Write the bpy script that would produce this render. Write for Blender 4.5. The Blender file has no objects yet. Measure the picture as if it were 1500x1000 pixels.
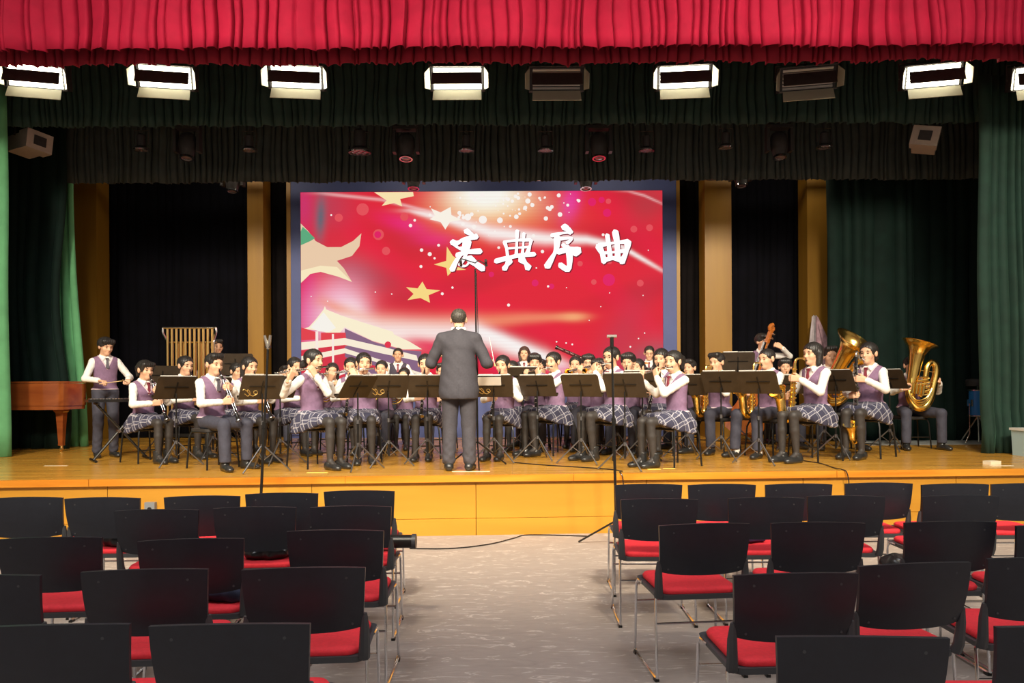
import bpy, bmesh, math, random
import numpy as np
from mathutils import Vector, Matrix

random.seed(7)
SC = bpy.context.scene
COL = SC.collection
PI = math.pi

# ------------------------------------------------------------------ camera
CAMZ = 1.52
FPX = 1083.3
HOR = 564.0
ROLL = math.radians(-0.30)
cam = bpy.data.cameras.new('camera')
cam.lens = 26.0
cam.sensor_width = 36.0
cam.sensor_fit = 'HORIZONTAL'
cam.shift_y = (HOR - 500.0) / 1500.0
cam.clip_end = 100
camo = bpy.data.objects.new('camera', cam)
COL.objects.link(camo)
camo.matrix_world = Matrix.Translation((0, 0, CAMZ)) @ Matrix.Rotation(PI / 2, 4, 'X') @ Matrix.Rotation(ROLL, 4, 'Z')
SC.camera = camo

# ------------------------------------------------------------------ colour management, world
SC.view_settings.view_transform = 'Standard'
SC.view_settings.look = 'None'
SC.view_settings.exposure = 0.35
SC.view_settings.gamma = 1.0
SC.view_settings.use_curve_mapping = False
w = bpy.data.worlds.new('hall_air')
SC.world = w
w.use_nodes = True
w.node_tree.nodes['Background'].inputs[0].default_value = (0.75, 0.8, 0.9, 1)
w.node_tree.nodes['Background'].inputs[1].default_value = 0.02


def spot(name, loc, target, energy, color, size_deg, blend=0.6, radius=0.2):
    l = bpy.data.lights.new(name, 'SPOT')
    l.energy = energy
    l.color = color
    l.spot_size = math.radians(size_deg)
    l.spot_blend = blend
    l.shadow_soft_size = radius
    o = bpy.data.objects.new(name, l)
    COL.objects.link(o)
    o.location = loc
    d = Vector(target) - Vector(loc)
    o.rotation_euler = d.to_track_quat('-Z', 'Y').to_euler()
    return o


def area(name, loc, target, energy, color, sx, sy):
    l = bpy.data.lights.new(name, 'AREA')
    l.shape = 'RECTANGLE'
    l.size = sx
    l.size_y = sy
    l.energy = energy
    l.color = color
    o = bpy.data.objects.new(name, l)
    COL.objects.link(o)
    o.location = loc
    d = Vector(target) - Vector(loc)
    o.rotation_euler = d.to_track_quat('-Z', 'Y').to_euler()
    return o


# front-of-house stage lamps on the hall ceiling, ceiling panels of the hall
WARM = (1.0, 0.87, 0.66)
for fx in (-5.0, -1.8, 1.8, 5.0):
    spot('front_of_house_lamp', (fx, 0.2, 7.0), (fx * 0.75, 9.3, 1.6), 2650, WARM, 62, 0.7, 0.5)
for hx in (-3.6, 3.6):
    area('hall_ceiling_panel', (hx, 3.2, 7.5), (hx, 3.2, 0), 150, (0.93, 0.96, 1.0), 3.0, 3.0)
    area('hall_ceiling_panel', (hx, -2.2, 7.5), (hx, -2.2, 0), 150, (0.93, 0.96, 1.0), 3.0, 3.0)

for hx in (-4.6, -1.6, 1.6, 4.6):  # added fill lights, hidden behind the rear border, to brighten backdrop and columns
    area('backdrop_fill', (hx, 11.75, 5.5), (hx, 13.1, 2.2), 10, WARM, 1.6, 0.12)

# ------------------------------------------------------------------ pixels to places
def ray(px, py):
    dx, dy = px - 750.0, HOR - py
    c, s = math.cos(ROLL), math.sin(ROLL)
    return (dx * c - dy * s) / FPX, (dx * s + dy * c) / FPX


def P(px, py, Y):
    x, z = ray(px, py)
    return Vector((x * Y, Y, CAMZ + z * Y))


STAGE = 0.61


def G(px, py, z=STAGE):
    x, zz = ray(px, py)
    Y = (z - CAMZ) / zz
    return Vector((x * Y, Y, z))


# ------------------------------------------------------------------ materials
MATS = {}


def mat(name, color, rough=0.5, metal=0.0, noise=0.0, nscale=20.0, bump=0.0, bscale=60.0, emit=0.0, spec=0.5, sheen=0.0, coat=0.0, emit_color=None, tint=None):
    if name in MATS:
        return MATS[name]
    m = bpy.data.materials.new(name)
    m.use_nodes = True
    nt = m.node_tree
    b = nt.nodes['Principled BSDF']
    b.inputs['Base Color'].default_value = (*color, 1)
    b.inputs['Roughness'].default_value = rough
    b.inputs['Metallic'].default_value = metal
    b.inputs['Specular IOR Level'].default_value = spec
    b.inputs['Sheen Weight'].default_value = sheen
    b.inputs['Sheen Roughness'].default_value = 0.35
    if tint:
        b.inputs['Sheen Tint'].default_value = (*tint, 1)
    b.inputs['Coat Weight'].default_value = coat
    tc = nt.nodes.new('ShaderNodeTexCoord')
    if noise > 0:
        n = nt.nodes.new('ShaderNodeTexNoise')
        n.inputs['Scale'].default_value = nscale
        n.inputs['Detail'].default_value = 4
        nt.links.new(tc.outputs['Object'], n.inputs['Vector'])
        r = nt.nodes.new('ShaderNodeValToRGB')
        r.color_ramp.elements[0].position = 0.3
        r.color_ramp.elements[1].position = 0.7
        r.color_ramp.elements[0].color = (*[max(0, c * (1 - noise)) for c in color], 1)
        r.color_ramp.elements[1].color = (*[min(1, c * (1 + noise)) for c in color], 1)
        nt.links.new(n.outputs['Fac'], r.inputs['Fac'])
        nt.links.new(r.outputs['Color'], b.inputs['Base Color'])
    if bump > 0:
        n2 = nt.nodes.new('ShaderNodeTexNoise')
        n2.inputs['Scale'].default_value = bscale
        n2.inputs['Detail'].default_value = 3
        nt.links.new(tc.outputs['Object'], n2.inputs['Vector'])
        bp = nt.nodes.new('ShaderNodeBump')
        bp.inputs['Strength'].default_value = bump
        bp.inputs['Distance'].default_value = 0.01
        nt.links.new(n2.outputs['Fac'], bp.inputs['Height'])
        nt.links.new(bp.outputs['Normal'], b.inputs['Normal'])
    if emit > 0:
        b.inputs['Emission Color'].default_value = (*(emit_color or color), 1)
        b.inputs['Emission Strength'].default_value = emit
    MATS[name] = m
    return m


def wood_mat(name, c1, c2, rough, axis='X', scale=3.0, board=None, coat=0.0):
    """grain stretched along axis; board=(length,width) adds fine strip joints in world metres (floor strips)"""
    if name in MATS:
        return MATS[name]
    m = bpy.data.materials.new(name)
    m.use_nodes = True
    nt = m.node_tree
    b = nt.nodes['Principled BSDF']
    b.inputs['Roughness'].default_value = rough
    b.inputs['Coat Weight'].default_value = coat
    b.inputs['Coat Roughness'].default_value = 0.12
    tc = nt.nodes.new('ShaderNodeTexCoord')
    mp = nt.nodes.new('ShaderNodeMapping')
    sc = {'X': (0.35, 4, 4), 'Y': (4, 0.35, 4), 'Z': (4, 4, 0.35)}[axis]
    mp.inputs['Scale'].default_value = [v * scale for v in sc]
    nt.links.new(tc.outputs['Object'], mp.inputs['Vector'])
    n = nt.nodes.new('ShaderNodeTexNoise')
    n.inputs['Scale'].default_value = 1.0
    n.inputs['Detail'].default_value = 6
    n.inputs['Distortion'].default_value = 0.6
    nt.links.new(mp.outputs['Vector'], n.inputs['Vector'])
    r = nt.nodes.new('ShaderNodeValToRGB')
    r.color_ramp.elements[0].position = 0.32
    r.color_ramp.elements[1].position = 0.68
    r.color_ramp.elements[0].color = (*c1, 1)
    r.color_ramp.elements[1].color = (*c2, 1)
    nt.links.new(n.outputs['Fac'], r.inputs['Fac'])
    out = r.outputs['Color']
    if board:
        br = nt.nodes.new('ShaderNodeTexBrick')
        br.inputs['Scale'].default_value = 1.0
        br.inputs['Brick Width'].default_value = board[0]
        br.inputs['Row Height'].default_value = board[1]
        br.inputs['Mortar Size'].default_value = 0.0022
        br.inputs['Mortar Smooth'].default_value = 0.3
        br.inputs['Color1'].default_value = (0.80, 0.80, 0.80, 1)
        br.inputs['Color2'].default_value = (1.0, 1.0, 1.0, 1)
        br.inputs['Mortar'].default_value = (0.55, 0.5, 0.45, 1)
        nt.links.new(tc.outputs['Object'], br.inputs['Vector'])
        mx = nt.nodes.new('ShaderNodeMix')
        mx.data_type = 'RGBA'
        mx.blend_type = 'MULTIPLY'
        mx.inputs['Factor'].default_value = 1.0
        nt.links.new(out, mx.inputs['A'])
        nt.links.new(br.outputs['Color'], mx.inputs['B'])
        out = mx.outputs['Result']
        n3 = nt.nodes.new('ShaderNodeTexNoise')
        n3.inputs['Scale'].default_value = 2.5
        n3.inputs['Detail'].default_value = 5
        nt.links.new(tc.outputs['Object'], n3.inputs['Vector'])
        rr = nt.nodes.new('ShaderNodeMapRange')
        rr.inputs['To Min'].default_value = rough * 0.75
        rr.inputs['To Max'].default_value = rough * 1.35
        nt.links.new(n3.outputs['Fac'], rr.inputs['Value'])
        nt.links.new(rr.outputs['Result'], b.inputs['Roughness'])
    nt.links.new(out, b.inputs['Base Color'])
    MATS[name] = m
    return m


# ------------------------------------------------------------------ mesh building
class MB:
    def __init__(s):
        s.v, s.f, s.mi = [], [], []

    def add(s, vs, fs, m=0):
        o = len(s.v)
        s.v += [tuple(v) for v in vs]
        s.f += [tuple(i + o for i in f) for f in fs]
        s.mi += [m] * len(fs)
        return s

    def box(s, c, d, R=None, m=0, taper=1.0):
        vs = []
        for z in (-1, 1):
            t = taper if z > 0 else 1.0
            for x, y in ((-1, -1), (1, -1), (1, 1), (-1, 1)):
                p = Vector((x * d[0] / 2 * t, y * d[1] / 2 * t, z * d[2] / 2))
                if R is not None:
                    p = R @ p
                vs.append(p + Vector(c))
        s.add(vs, [(3, 2, 1, 0), (4, 5, 6, 7), (0, 1, 5, 4), (1, 2, 6, 5), (2, 3, 7, 6), (3, 0, 4, 7)], m)
        return s

    def tube(s, pts, rad, n=8, cap=True, m=0, flat=1.0, closed=False):
        pts = [Vector(p) for p in pts]
        k = len(pts)
        if not isinstance(rad, (list, tuple)):
            rad = [rad] * k
        tang = []
        for i in range(k):
            if closed:
                t = pts[(i + 1) % k] - pts[i - 1]
            elif i == 0:
                t = pts[1] - pts[0]
            elif i == k - 1:
                t = pts[-1] - pts[-2]
            else:
                t = (pts[i + 1] - pts[i]).normalized() + (pts[i] - pts[i - 1]).normalized()
            if t.length < 1e-9:
                t = Vector((0, 0, 1))
            tang.append(t.normalized())
        up = Vector((0, 0, 1)) if abs(tang[0].z) < 0.9 else Vector((1, 0, 0))
        nrm = (up - tang[0] * up.dot(tang[0])).normalized()
        vs = []
        for i in range(k):
            nrm = nrm - tang[i] * nrm.dot(tang[i])
            if nrm.length < 1e-6:
                nrm = tang[i].orthogonal()
            nrm.normalize()
            bn = tang[i].cross(nrm)
            for j in range(n):
                a = 2 * PI * j / n
                vs.append(pts[i] + nrm * (math.cos(a) * rad[i] * flat) + bn * (math.sin(a) * rad[i]))
        fs = []
        for i in range(k - 1 + (1 if closed else 0)):
            i2 = (i + 1) % k
            for j in range(n):
                j2 = (j + 1) % n
                fs.append((i * n + j, i * n + j2, i2 * n + j2, i2 * n + j))
        if cap and not closed:
            fs.append(tuple(range(n - 1, -1, -1)))
            fs.append(tuple((k - 1) * n + j for j in range(n)))
        s.add(vs, fs, m)
        return s

    def lathe(s, prof, n=16, M=None, m=0, cap=True):
        vs = []
        for r, z in prof:
            for j in range(n):
                a = 2 * PI * j / n
                p = Vector((r * math.cos(a), r * math.sin(a), z))
                vs.append(M @ p if M is not None else p)
        fs = []
        k = len(prof)
        for i in range(k - 1):
            for j in range(n):
                j2 = (j + 1) % n
                fs.append((i * n + j, i * n + j2, (i + 1) * n + j2, (i + 1) * n + j))
        if cap:
            fs.append(tuple(range(n - 1, -1, -1)))
            fs.append(tuple((k - 1) * n + j for j in range(n)))
        s.add(vs, fs, m)
        return s

    def prism(s, poly, fn, m=0):
        """poly: 2D points (ccw); fn(u,v,side) -> 3D point for side 0 (back) and 1 (front)"""
        n = len(poly)
        vs = [fn(u, v, 0) for u, v in poly] + [fn(u, v, 1) for u, v in poly]
        fs = [tuple(range(n - 1, -1, -1)), tuple(range(n, 2 * n))]
        fs += [(i, (i + 1) % n, n + (i + 1) % n, n + i) for i in range(n)]
        s.add(vs, fs, m)
        return s

    def mesh(s, name, mats, smooth=True, sharp=0.6):
        me = bpy.data.meshes.new(name)
        me.from_pydata(s.v, [], s.f)
        for mm in (mats if isinstance(mats, (list, tuple)) else [mats]):
            me.materials.append(mm)
        if len(set(s.mi)) > 1:
            me.polygons.foreach_set('material_index', s.mi)
        me.update()
        if smooth:
            me.polygons.foreach_set('use_smooth', [True] * len(me.polygons))
            me.set_sharp_from_angle(angle=sharp)
        return me

    def build(s, name, mats, parent=None, smooth=True, loc=None, rot=None, sharp=0.6):
        return link(name, s.mesh(name, mats, smooth, sharp), parent, loc, rot)


def link(name, me, parent=None, loc=None, rot=None, M=None):
    o = bpy.data.objects.new(name, me)
    COL.objects.link(o)
    if parent is not None:
        o.parent = parent
    if loc is not None:
        o.location = loc
    if rot is not None:
        o.rotation_euler = rot if isinstance(rot, (tuple, list)) else (0, 0, rot)
    if M is not None:
        o.matrix_local = M
    return o


def tag(o, label, cat, group=None):
    o['label'] = label
    o['category'] = cat
    if group:
        o['group'] = group
    return o


def thing(name, label, cat, loc=(0, 0, 0), rotz=0.0, group=None):
    o = bpy.data.objects.new(name, None)
    o.empty_display_size = 0.1
    COL.objects.link(o)
    o.location = loc
    o.rotation_euler = (0, 0, rotz)
    return tag(o, label, cat, group)


def struct(o):
    o['kind'] = 'structure'
    return o


def dup_child(ch, parent):
    c = ch.copy()
    COL.objects.link(c)
    c.parent = parent
    for g in list(ch.children):
        d = g.copy()
        COL.objects.link(d)
        d.parent = c
    return c


def bez(pts, n=24):
    """Catmull-Rom through points"""
    pts = [Vector(p) for p in pts]
    out = []
    k = len(pts)
    seg = max(2, n // (k - 1))
    for i in range(k - 1):
        p0 = pts[max(i - 1, 0)]
        p1, p2 = pts[i], pts[i + 1]
        p3 = pts[min(i + 2, k - 1)]
        for j in range(seg):
            t = j / seg
            out.append(0.5 * ((2 * p1) + (p2 - p0) * t + (2 * p0 - 5 * p1 + 4 * p2 - p3) * t * t + (3 * p1 - p0 - 3 * p2 + p3) * t ** 3))
    out.append(pts[-1])
    return out


def lerp_list(vals, n):
    k = len(vals)
    out = []
    for i in range(n):
        t = i / (n - 1) * (k - 1)
        a = min(int(t), k - 2)
        out.append(vals[a] + (vals[a + 1] - vals[a]) * (t - a))
    return out


# ------------------------------------------------------------------ smooth blended bodies: distance field + surface nets
def cone(a, b, ra, rb, sc=(1, 1, 1)):
    return ('c', np.array(a, float), np.array(b, float), ra, rb, np.array(sc, float))


def ell(c, r, R=None):
    return ('e', np.array(c, float), np.array(r, float), None if R is None else np.array(R, float))


def sdf_mesh(prims, h, k=0.02, post=None, offset=0.0):
    """returns verts (N,3), quads (M,4)"""
    lo = np.full(3, 1e9)
    hi = -lo
    bbs = []
    for p in prims:
        if p[0] == 'c':
            rr = max(p[3], p[4]) / np.minimum(p[5], 1.0) if False else np.full(3, max(p[3], p[4])) / p[5]
            l_, h_ = np.minimum(p[1], p[2]) - rr, np.maximum(p[1], p[2]) + rr
        else:
            r = p[2] if p[3] is None else np.full(3, p[2].max())
            l_, h_ = p[1] - r, p[1] + r
        l_ = l_ - offset
        h_ = h_ + offset
        bbs.append((l_, h_))
        lo = np.minimum(lo, l_)
        hi = np.maximum(hi, h_)
    lo -= 2.5 * h
    hi += 2.5 * h
    n = np.ceil((hi - lo) / h).astype(int) + 1
    F = np.full(n, 1.0, np.float32)
    ax = [(lo[i] + h * np.arange(n[i])).astype(np.float32) for i in range(3)]
    mg = k + 2 * h
    for p, (l_, h_) in zip(prims, bbs):
        i0 = np.maximum(((l_ - mg - lo) / h).astype(int), 0)
        i1 = np.minimum(((h_ + mg - lo) / h).astype(int) + 2, n)
        x = ax[0][i0[0]:i1[0], None, None]
        y = ax[1][None, i0[1]:i1[1], None]
        z = ax[2][None, None, i0[2]:i1[2]]
        if p[0] == 'c':
            a, b, s = p[1], p[2], p[5]
            d = (b - a) * s
            L2 = float((d * d).sum()) + 1e-12
            px, py, pz = (x - a[0]) * s[0], (y - a[1]) * s[1], (z - a[2]) * s[2]
            t = np.clip((px * d[0] + py * d[1] + pz * d[2]) / L2, 0, 1)
            D = np.sqrt((px - t * d[0]) ** 2 + (py - t * d[1]) ** 2 + (pz - t * d[2]) ** 2) - (p[3] + t * (p[4] - p[3]))
        else:
            c, r = p[1], p[2]
            if p[3] is None:
                px, py, pz = x - c[0], y - c[1], z - c[2]
            else:
                R = p[3]
                qx, qy, qz = x - c[0], y - c[1], z - c[2]
                px = R[0, 0] * qx + R[1, 0] * qy + R[2, 0] * qz
                py = R[0, 1] * qx + R[1, 1] * qy + R[2, 1] * qz
                pz = R[0, 2] * qx + R[1, 2] * qy + R[2, 2] * qz
            k0 = np.sqrt((px / r[0]) ** 2 + (py / r[1]) ** 2 + (pz / r[2]) ** 2) + 1e-6
            k1 = np.sqrt((px / r[0] ** 2) ** 2 + (py / r[1] ** 2) ** 2 + (pz / r[2] ** 2) ** 2) + 1e-6
            D = k0 * (k0 - 1) / k1
        S = F[i0[0]:i1[0], i0[1]:i1[1], i0[2]:i1[2]]
        hh = np.maximum(k - np.abs(S - D), 0) / k
        S[...] = np.minimum(S, D) - hh * hh * k * 0.25
    F -= offset
    if post is not None:
        F = post(F, ax[0][:, None, None], ax[1][None, :, None], ax[2][None, None, :]).astype(np.float32)
    return surface_nets(F, lo, h)


def surface_nets(F, lo, h):
    n = F.shape
    neg = F < 0
    cnt = np.zeros((n[0] - 1, n[1] - 1, n[2] - 1), np.int8)
    for i in (0, 1):
        for j in (0, 1):
            for l in (0, 1):
                cnt += neg[i:n[0] - 1 + i, j:n[1] - 1 + j, l:n[2] - 1 + l]
    act = (cnt > 0) & (cnt < 8)
    I = np.argwhere(act)
    if len(I) == 0:
        return np.zeros((0, 3)), np.zeros((0, 4), int)
    idx = np.full(act.shape, -1, np.int64)
    idx[act] = np.arange(len(I))
    acc = np.zeros((len(I), 3))
    num = np.zeros(len(I))
    corners = [(i, j, l) for i in (0, 1) for j in (0, 1) for l in (0, 1)]
    cv = {c: F[I[:, 0] + c[0], I[:, 1] + c[1], I[:, 2] + c[2]].astype(float) for c in corners}
    for c in corners:
        for axn in range(3):
            if c[axn] == 0:
                c2 = list(c)
                c2[axn] = 1
                c2 = tuple(c2)
                a, b = cv[c], cv[c2]
                cr = (a < 0) != (b < 0)
                t = np.where(cr, a / np.where(cr, a - b, 1), 0)
                q = np.tile(np.array(c, float), (len(I), 1))
                q[:, axn] = t
                acc[cr] += q[cr]
                num[cr] += 1
    V = (I + acc / num[:, None]) * h + lo
    quads = []
    for axn in range(3):
        u, v = (axn + 1) % 3, (axn + 2) % 3
        sl1 = [slice(None)] * 3
        sl2 = [slice(None)] * 3
        sl1[axn] = slice(0, n[axn] - 1)
        sl2[axn] = slice(1, n[axn])
        A, B = neg[tuple(sl1)], neg[tuple(sl2)]
        E = np.argwhere(A != B)
        E = E[(E[:, u] > 0) & (E[:, v] > 0) & (E[:, u] < n[u] - 1) & (E[:, v] < n[v] - 1)]
        inside_first = A[E[:, 0], E[:, 1], E[:, 2]]
        def cell(du, dv):
            c = E.copy()
            c[:, u] -= du
            c[:, v] -= dv
            return idx[c[:, 0], c[:, 1], c[:, 2]]
        q = np.stack([cell(1, 1), cell(0, 1), cell(0, 0), cell(1, 0)], 1)
        q[~inside_first] = q[~inside_first][:, ::-1]
        quads.append(q)
    return V, np.concatenate(quads)


def np_mesh(name, V, Q, mats, smooth=True):
    me = bpy.data.meshes.new(name)
    me.vertices.add(len(V))
    me.vertices.foreach_set('co', np.asarray(V, np.float32).ravel())
    me.loops.add(len(Q) * 4)
    me.loops.foreach_set('vertex_index', np.asarray(Q, np.int32).ravel())
    me.polygons.add(len(Q))
    me.polygons.foreach_set('loop_start', np.arange(len(Q), dtype=np.int32) * 4)
    if smooth:
        me.polygons.foreach_set('use_smooth', np.ones(len(Q), bool))
    for m in (mats if isinstance(mats, (list, tuple)) else [mats]):
        me.materials.append(m)
    me.update(calc_edges=True)
    me.validate()
    return me


def join_np(parts):
    vs, qs, o = [], [], 0
    for V, Q in parts:
        vs.append(V)
        qs.append(Q + o)
        o += len(V)
    return np.concatenate(vs), np.concatenate(qs)


def xf(M, V):
    A = np.array(M)
    return V @ A[:3, :3].T + A[:3, 3]

# ================================================================== THE SETTING
M_FLOOR = wood_mat('stage_floor_wood', (0.58, 0.275, 0.035), (0.74, 0.39, 0.062), 0.24, 'X', 2.0, board=(1.9, 0.075), coat=0.15)
M_FASCIA = wood_mat('fascia_wood', (0.45, 0.20, 0.014), (0.54, 0.255, 0.022), 0.45, 'X', 0.9)
M_NOSE = wood_mat('nosing_wood', (0.50, 0.15, 0.008), (0.72, 0.30, 0.03), 0.3, 'X', 1.6)
M_COLUMN = wood_mat('column_wood', (0.25, 0.120, 0.012), (0.32, 0.165, 0.018), 0.42, 'Z', 1.0)
M_RED = mat('red_velvet', (0.26, 0.0045, 0.024), 0.8, noise=0.10, nscale=6, sheen=0.05, spec=0.15, tint=(1.0, 0.16, 0.28))
M_DKRED = mat('dark_red_velvet', (0.30, 0.006, 0.028), 0.85, noise=0.15, nscale=6, sheen=0.12, tint=(0.9, 0.12, 0.25))
M_DKGREEN = mat('dark_green_velvet', (0.004, 0.014, 0.011), 0.85, noise=0.2, nscale=5, sheen=0.08, spec=0.2, tint=(0.35, 0.85, 0.60))
M_BOTTLE = mat('bottle_green_velvet', (0.008, 0.034, 0.022), 0.85, noise=0.2, nscale=5, sheen=0.14, tint=(0.35, 0.9, 0.6))
M_GREEN = mat('pale_green_velvet', (0.115, 0.37, 0.165), 0.8, noise=0.12, nscale=5, sheen=0.15, tint=(0.5, 1.0, 0.6))
M_BLACKCLOTH = mat('black_backcloth', (0.0018, 0.0018, 0.0042), 0.95, spec=0.15, noise=0.3, nscale=3)
M_BROWNCLOTH = mat('brown_black_cloth', (0.005, 0.0035, 0.004), 0.95, spec=0.15, noise=0.3, nscale=3)
M_WALL = mat('hall_wall_paint', (0.55, 0.50, 0.42), 0.8, noise=0.05, nscale=2)
M_DARKWALL = mat('stage_house_paint', (0.025, 0.025, 0.028), 0.9, noise=0.2, nscale=2)
M_BLUE = mat('screen_surround_blue', (0.055, 0.075, 0.22), 0.55, noise=0.08, nscale=3)
M_GREYFLOOR = mat('wing_floor_grey', (0.42, 0.44, 0.42), 0.5, noise=0.08, nscale=4)

# carpet
mc = bpy.data.materials.new('carpet')
mc.use_nodes = True
nt = mc.node_tree
b = nt.nodes['Principled BSDF']
b.inputs['Roughness'].default_value = 0.62
b.inputs['Specular IOR Level'].default_value = 0.45
tc = nt.nodes.new('ShaderNodeTexCoord')
mp = nt.nodes.new('ShaderNodeMapping')
mp.inputs['Scale'].default_value = (5.0, 17, 1)
nt.links.new(tc.outputs['Object'], mp.inputs['Vector'])
n1 = nt.nodes.new('ShaderNodeTexNoise')
n1.inputs['Scale'].default_value = 1.0
n1.inputs['Detail'].default_value = 3
n1.inputs['Distortion'].default_value = 1.6
nt.links.new(mp.outputs['Vector'], n1.inputs['Vector'])
r1 = nt.nodes.new('ShaderNodeValToRGB')
e = r1.color_ramp.elements
e[0].position = 0.0
e[0].color = (0.27, 0.225, 0.20, 1)
e[1].position = 0.605
e[1].color = (0.35, 0.295, 0.26, 1)
e2 = e.new(0.655)
e2.color = (0.54, 0.47, 0.42, 1)
e3 = e.new(0.71)
e3.color = (0.33, 0.28, 0.25, 1)
nt.links.new(n1.outputs['Fac'], r1.inputs['Fac'])
n2 = nt.nodes.new('ShaderNodeTexNoise')
n2.inputs['Scale'].default_value = 160
nt.links.new(tc.outputs['Object'], n2.inputs['Vector'])
bp = nt.nodes.new('ShaderNodeBump')
bp.inputs['Strength'].default_value = 0.35
bp.inputs['Distance'].default_value = 0.004
nt.links.new(n2.outputs['Fac'], bp.inputs['Height'])
nt.links.new(bp.outputs['Normal'], b.inputs['Normal'])
nt.links.new(r1.outputs['Color'], b.inputs['Base Color'])

# hall shell
struct(MB().box((0, 1.6, -0.05), (18, 13.6, 0.1)).build('floor', mc, smooth=False))
struct(MB().box((-9.1, 1.3, 3.75), (0.2, 13.0, 7.7)).build('wall_left', M_WALL, smooth=False))
struct(MB().box((9.1, 1.3, 3.75), (0.2, 13.0, 7.7)).build('wall_right', M_WALL, smooth=False))
struct(MB().box((0, -5.3, 3.75), (18.4, 0.2, 7.7)).build('wall_back', M_WALL, smooth=False))
struct(MB().box((0, 1.3, 7.7), (18.4, 13.4, 0.2)).build('ceiling', M_WALL, smooth=False))
# proscenium wall above the front valance, stage house
struct(MB().box((0, 7.95, 6.95), (18.4, 0.25, 1.4)).build('wall_proscenium', M_WALL, smooth=False))
struct(MB().box((-9.1, 11.0, 3.6), (0.2, 6.2, 7.2)).build('wall_stage_left', M_DARKWALL, smooth=False))
struct(MB().box((9.1, 11.0, 3.6), (0.2, 6.2, 7.2)).build('wall_stage_right', M_DARKWALL, smooth=False))
struct(MB().box((0, 13.95, 3.6), (18.4, 0.2, 7.2)).build('wall_stage_back', M_DARKWALL, smooth=False))
struct(MB().box((0, 11.0, 7.15), (18.4, 6.2, 0.1)).build('ceiling_stage', M_DARKWALL, smooth=False))

# stage: the front edge runs a little askew to the photographer
EA, EB = G(0, 704.0), G(1500, 686.5)
ed = (EB - EA)
ed.z = 0
eu = ed.normalized()
en = Vector((eu.y, -eu.x, 0))          # towards the hall


def edge(s, out=0.0, z=0.0):            # s metres along the edge from EA
    p = EA + eu * s + en * out
    return Vector((p.x, p.y, z))


S0, S1 = -4.2, ed.length + 3.8
pl = [edge(S0, 0.0), edge(S1, 0.0), Vector((9.0, 13.85, 0)), Vector((-9.0, 13.85, 0))]
struct(MB().prism([(p.x, p.y) for p in pl], lambda u, v, s: Vector((u, v, STAGE - 0.06 + 0.06 * s))).build('floor_stage', M_FLOOR, smooth=False))
fa = struct(MB().prism([(edge(S0, -0.06).x, edge(S0, -0.06).y), (edge(S1, -0.06).x, edge(S1, -0.06).y), (edge(S1, -0.2).x, edge(S1, -0.2).y), (edge(S0, -0.2).x, edge(S0, -0.2).y)],
                       lambda u, v, s: Vector((u, v, 0.0 + (STAGE - 0.065) * s))).build('wall_stage_front', M_FASCIA, smooth=False))
RE = Matrix.Rotation(math.atan2(eu.y, eu.x), 3, 'Z')


def along(s, L, out, th, z0, z1, name, m, parent, bev=0.003):
    c = edge(s + L / 2, out - th / 2, (z0 + z1) / 2)
    return MB().box(c, (L - 0.006, th, z1 - z0), RE).build(name, m, parent, smooth=False)


# fascia boards, plinth boards, nosing boards, each a piece
s = S0
PW = [1.42, 1.22, 1.22, 1.48, 1.22, 1.3, 1.22, 1.22, 1.4]
i = 0
while s < S1 - 0.4:
    L = min(PW[i % len(PW)] * 1.35, S1 - s)
    along(s, L, -0.028, 0.03, 0.172, STAGE - 0.066, 'panel', M_FASCIA, fa)
    along(s, L, -0.014, 0.044, 0.0, 0.168, 'plinth_board', M_FASCIA, fa)
    s += L
    i += 1
ns = struct(MB().prism([(edge(S0, 0.0).x, edge(S0, 0.0).y), (edge(S1, 0.0).x, edge(S1, 0.0).y), (edge(S1, -0.06).x, edge(S1, -0.06).y), (edge(S0, -0.06).x, edge(S0, -0.06).y)],
                       lambda u, v, t: Vector((u, v, STAGE - 0.066 + 0.006 * t))).build('trim_1', M_NOSE, smooth=False))
s, i = S0, 0
while s < S1 - 0.4:
    L = min((2.3, 2.75, 2.5)[i % 3], S1 - s)
    along(s, L, 0.012, 0.03, STAGE - 0.066, STAGE + 0.004, 'nosing_board', M_NOSE, ns)
    s += L
    i += 1
# grey wing floor mat at the tuba side
pts = [G(1275, 652), G(1560, 650), G(1560, 640) + Vector((0, 0.9, 0)), G(1255, 640) + Vector((0, 0.9, 0))]
struct(MB().prism([(p.x, p.y) for p in pts], lambda u, v, s: Vector((u, v, STAGE + 0.001 + 0.004 * s))).build('floor_wing', M_GREYFLOOR, smooth=False))


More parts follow.
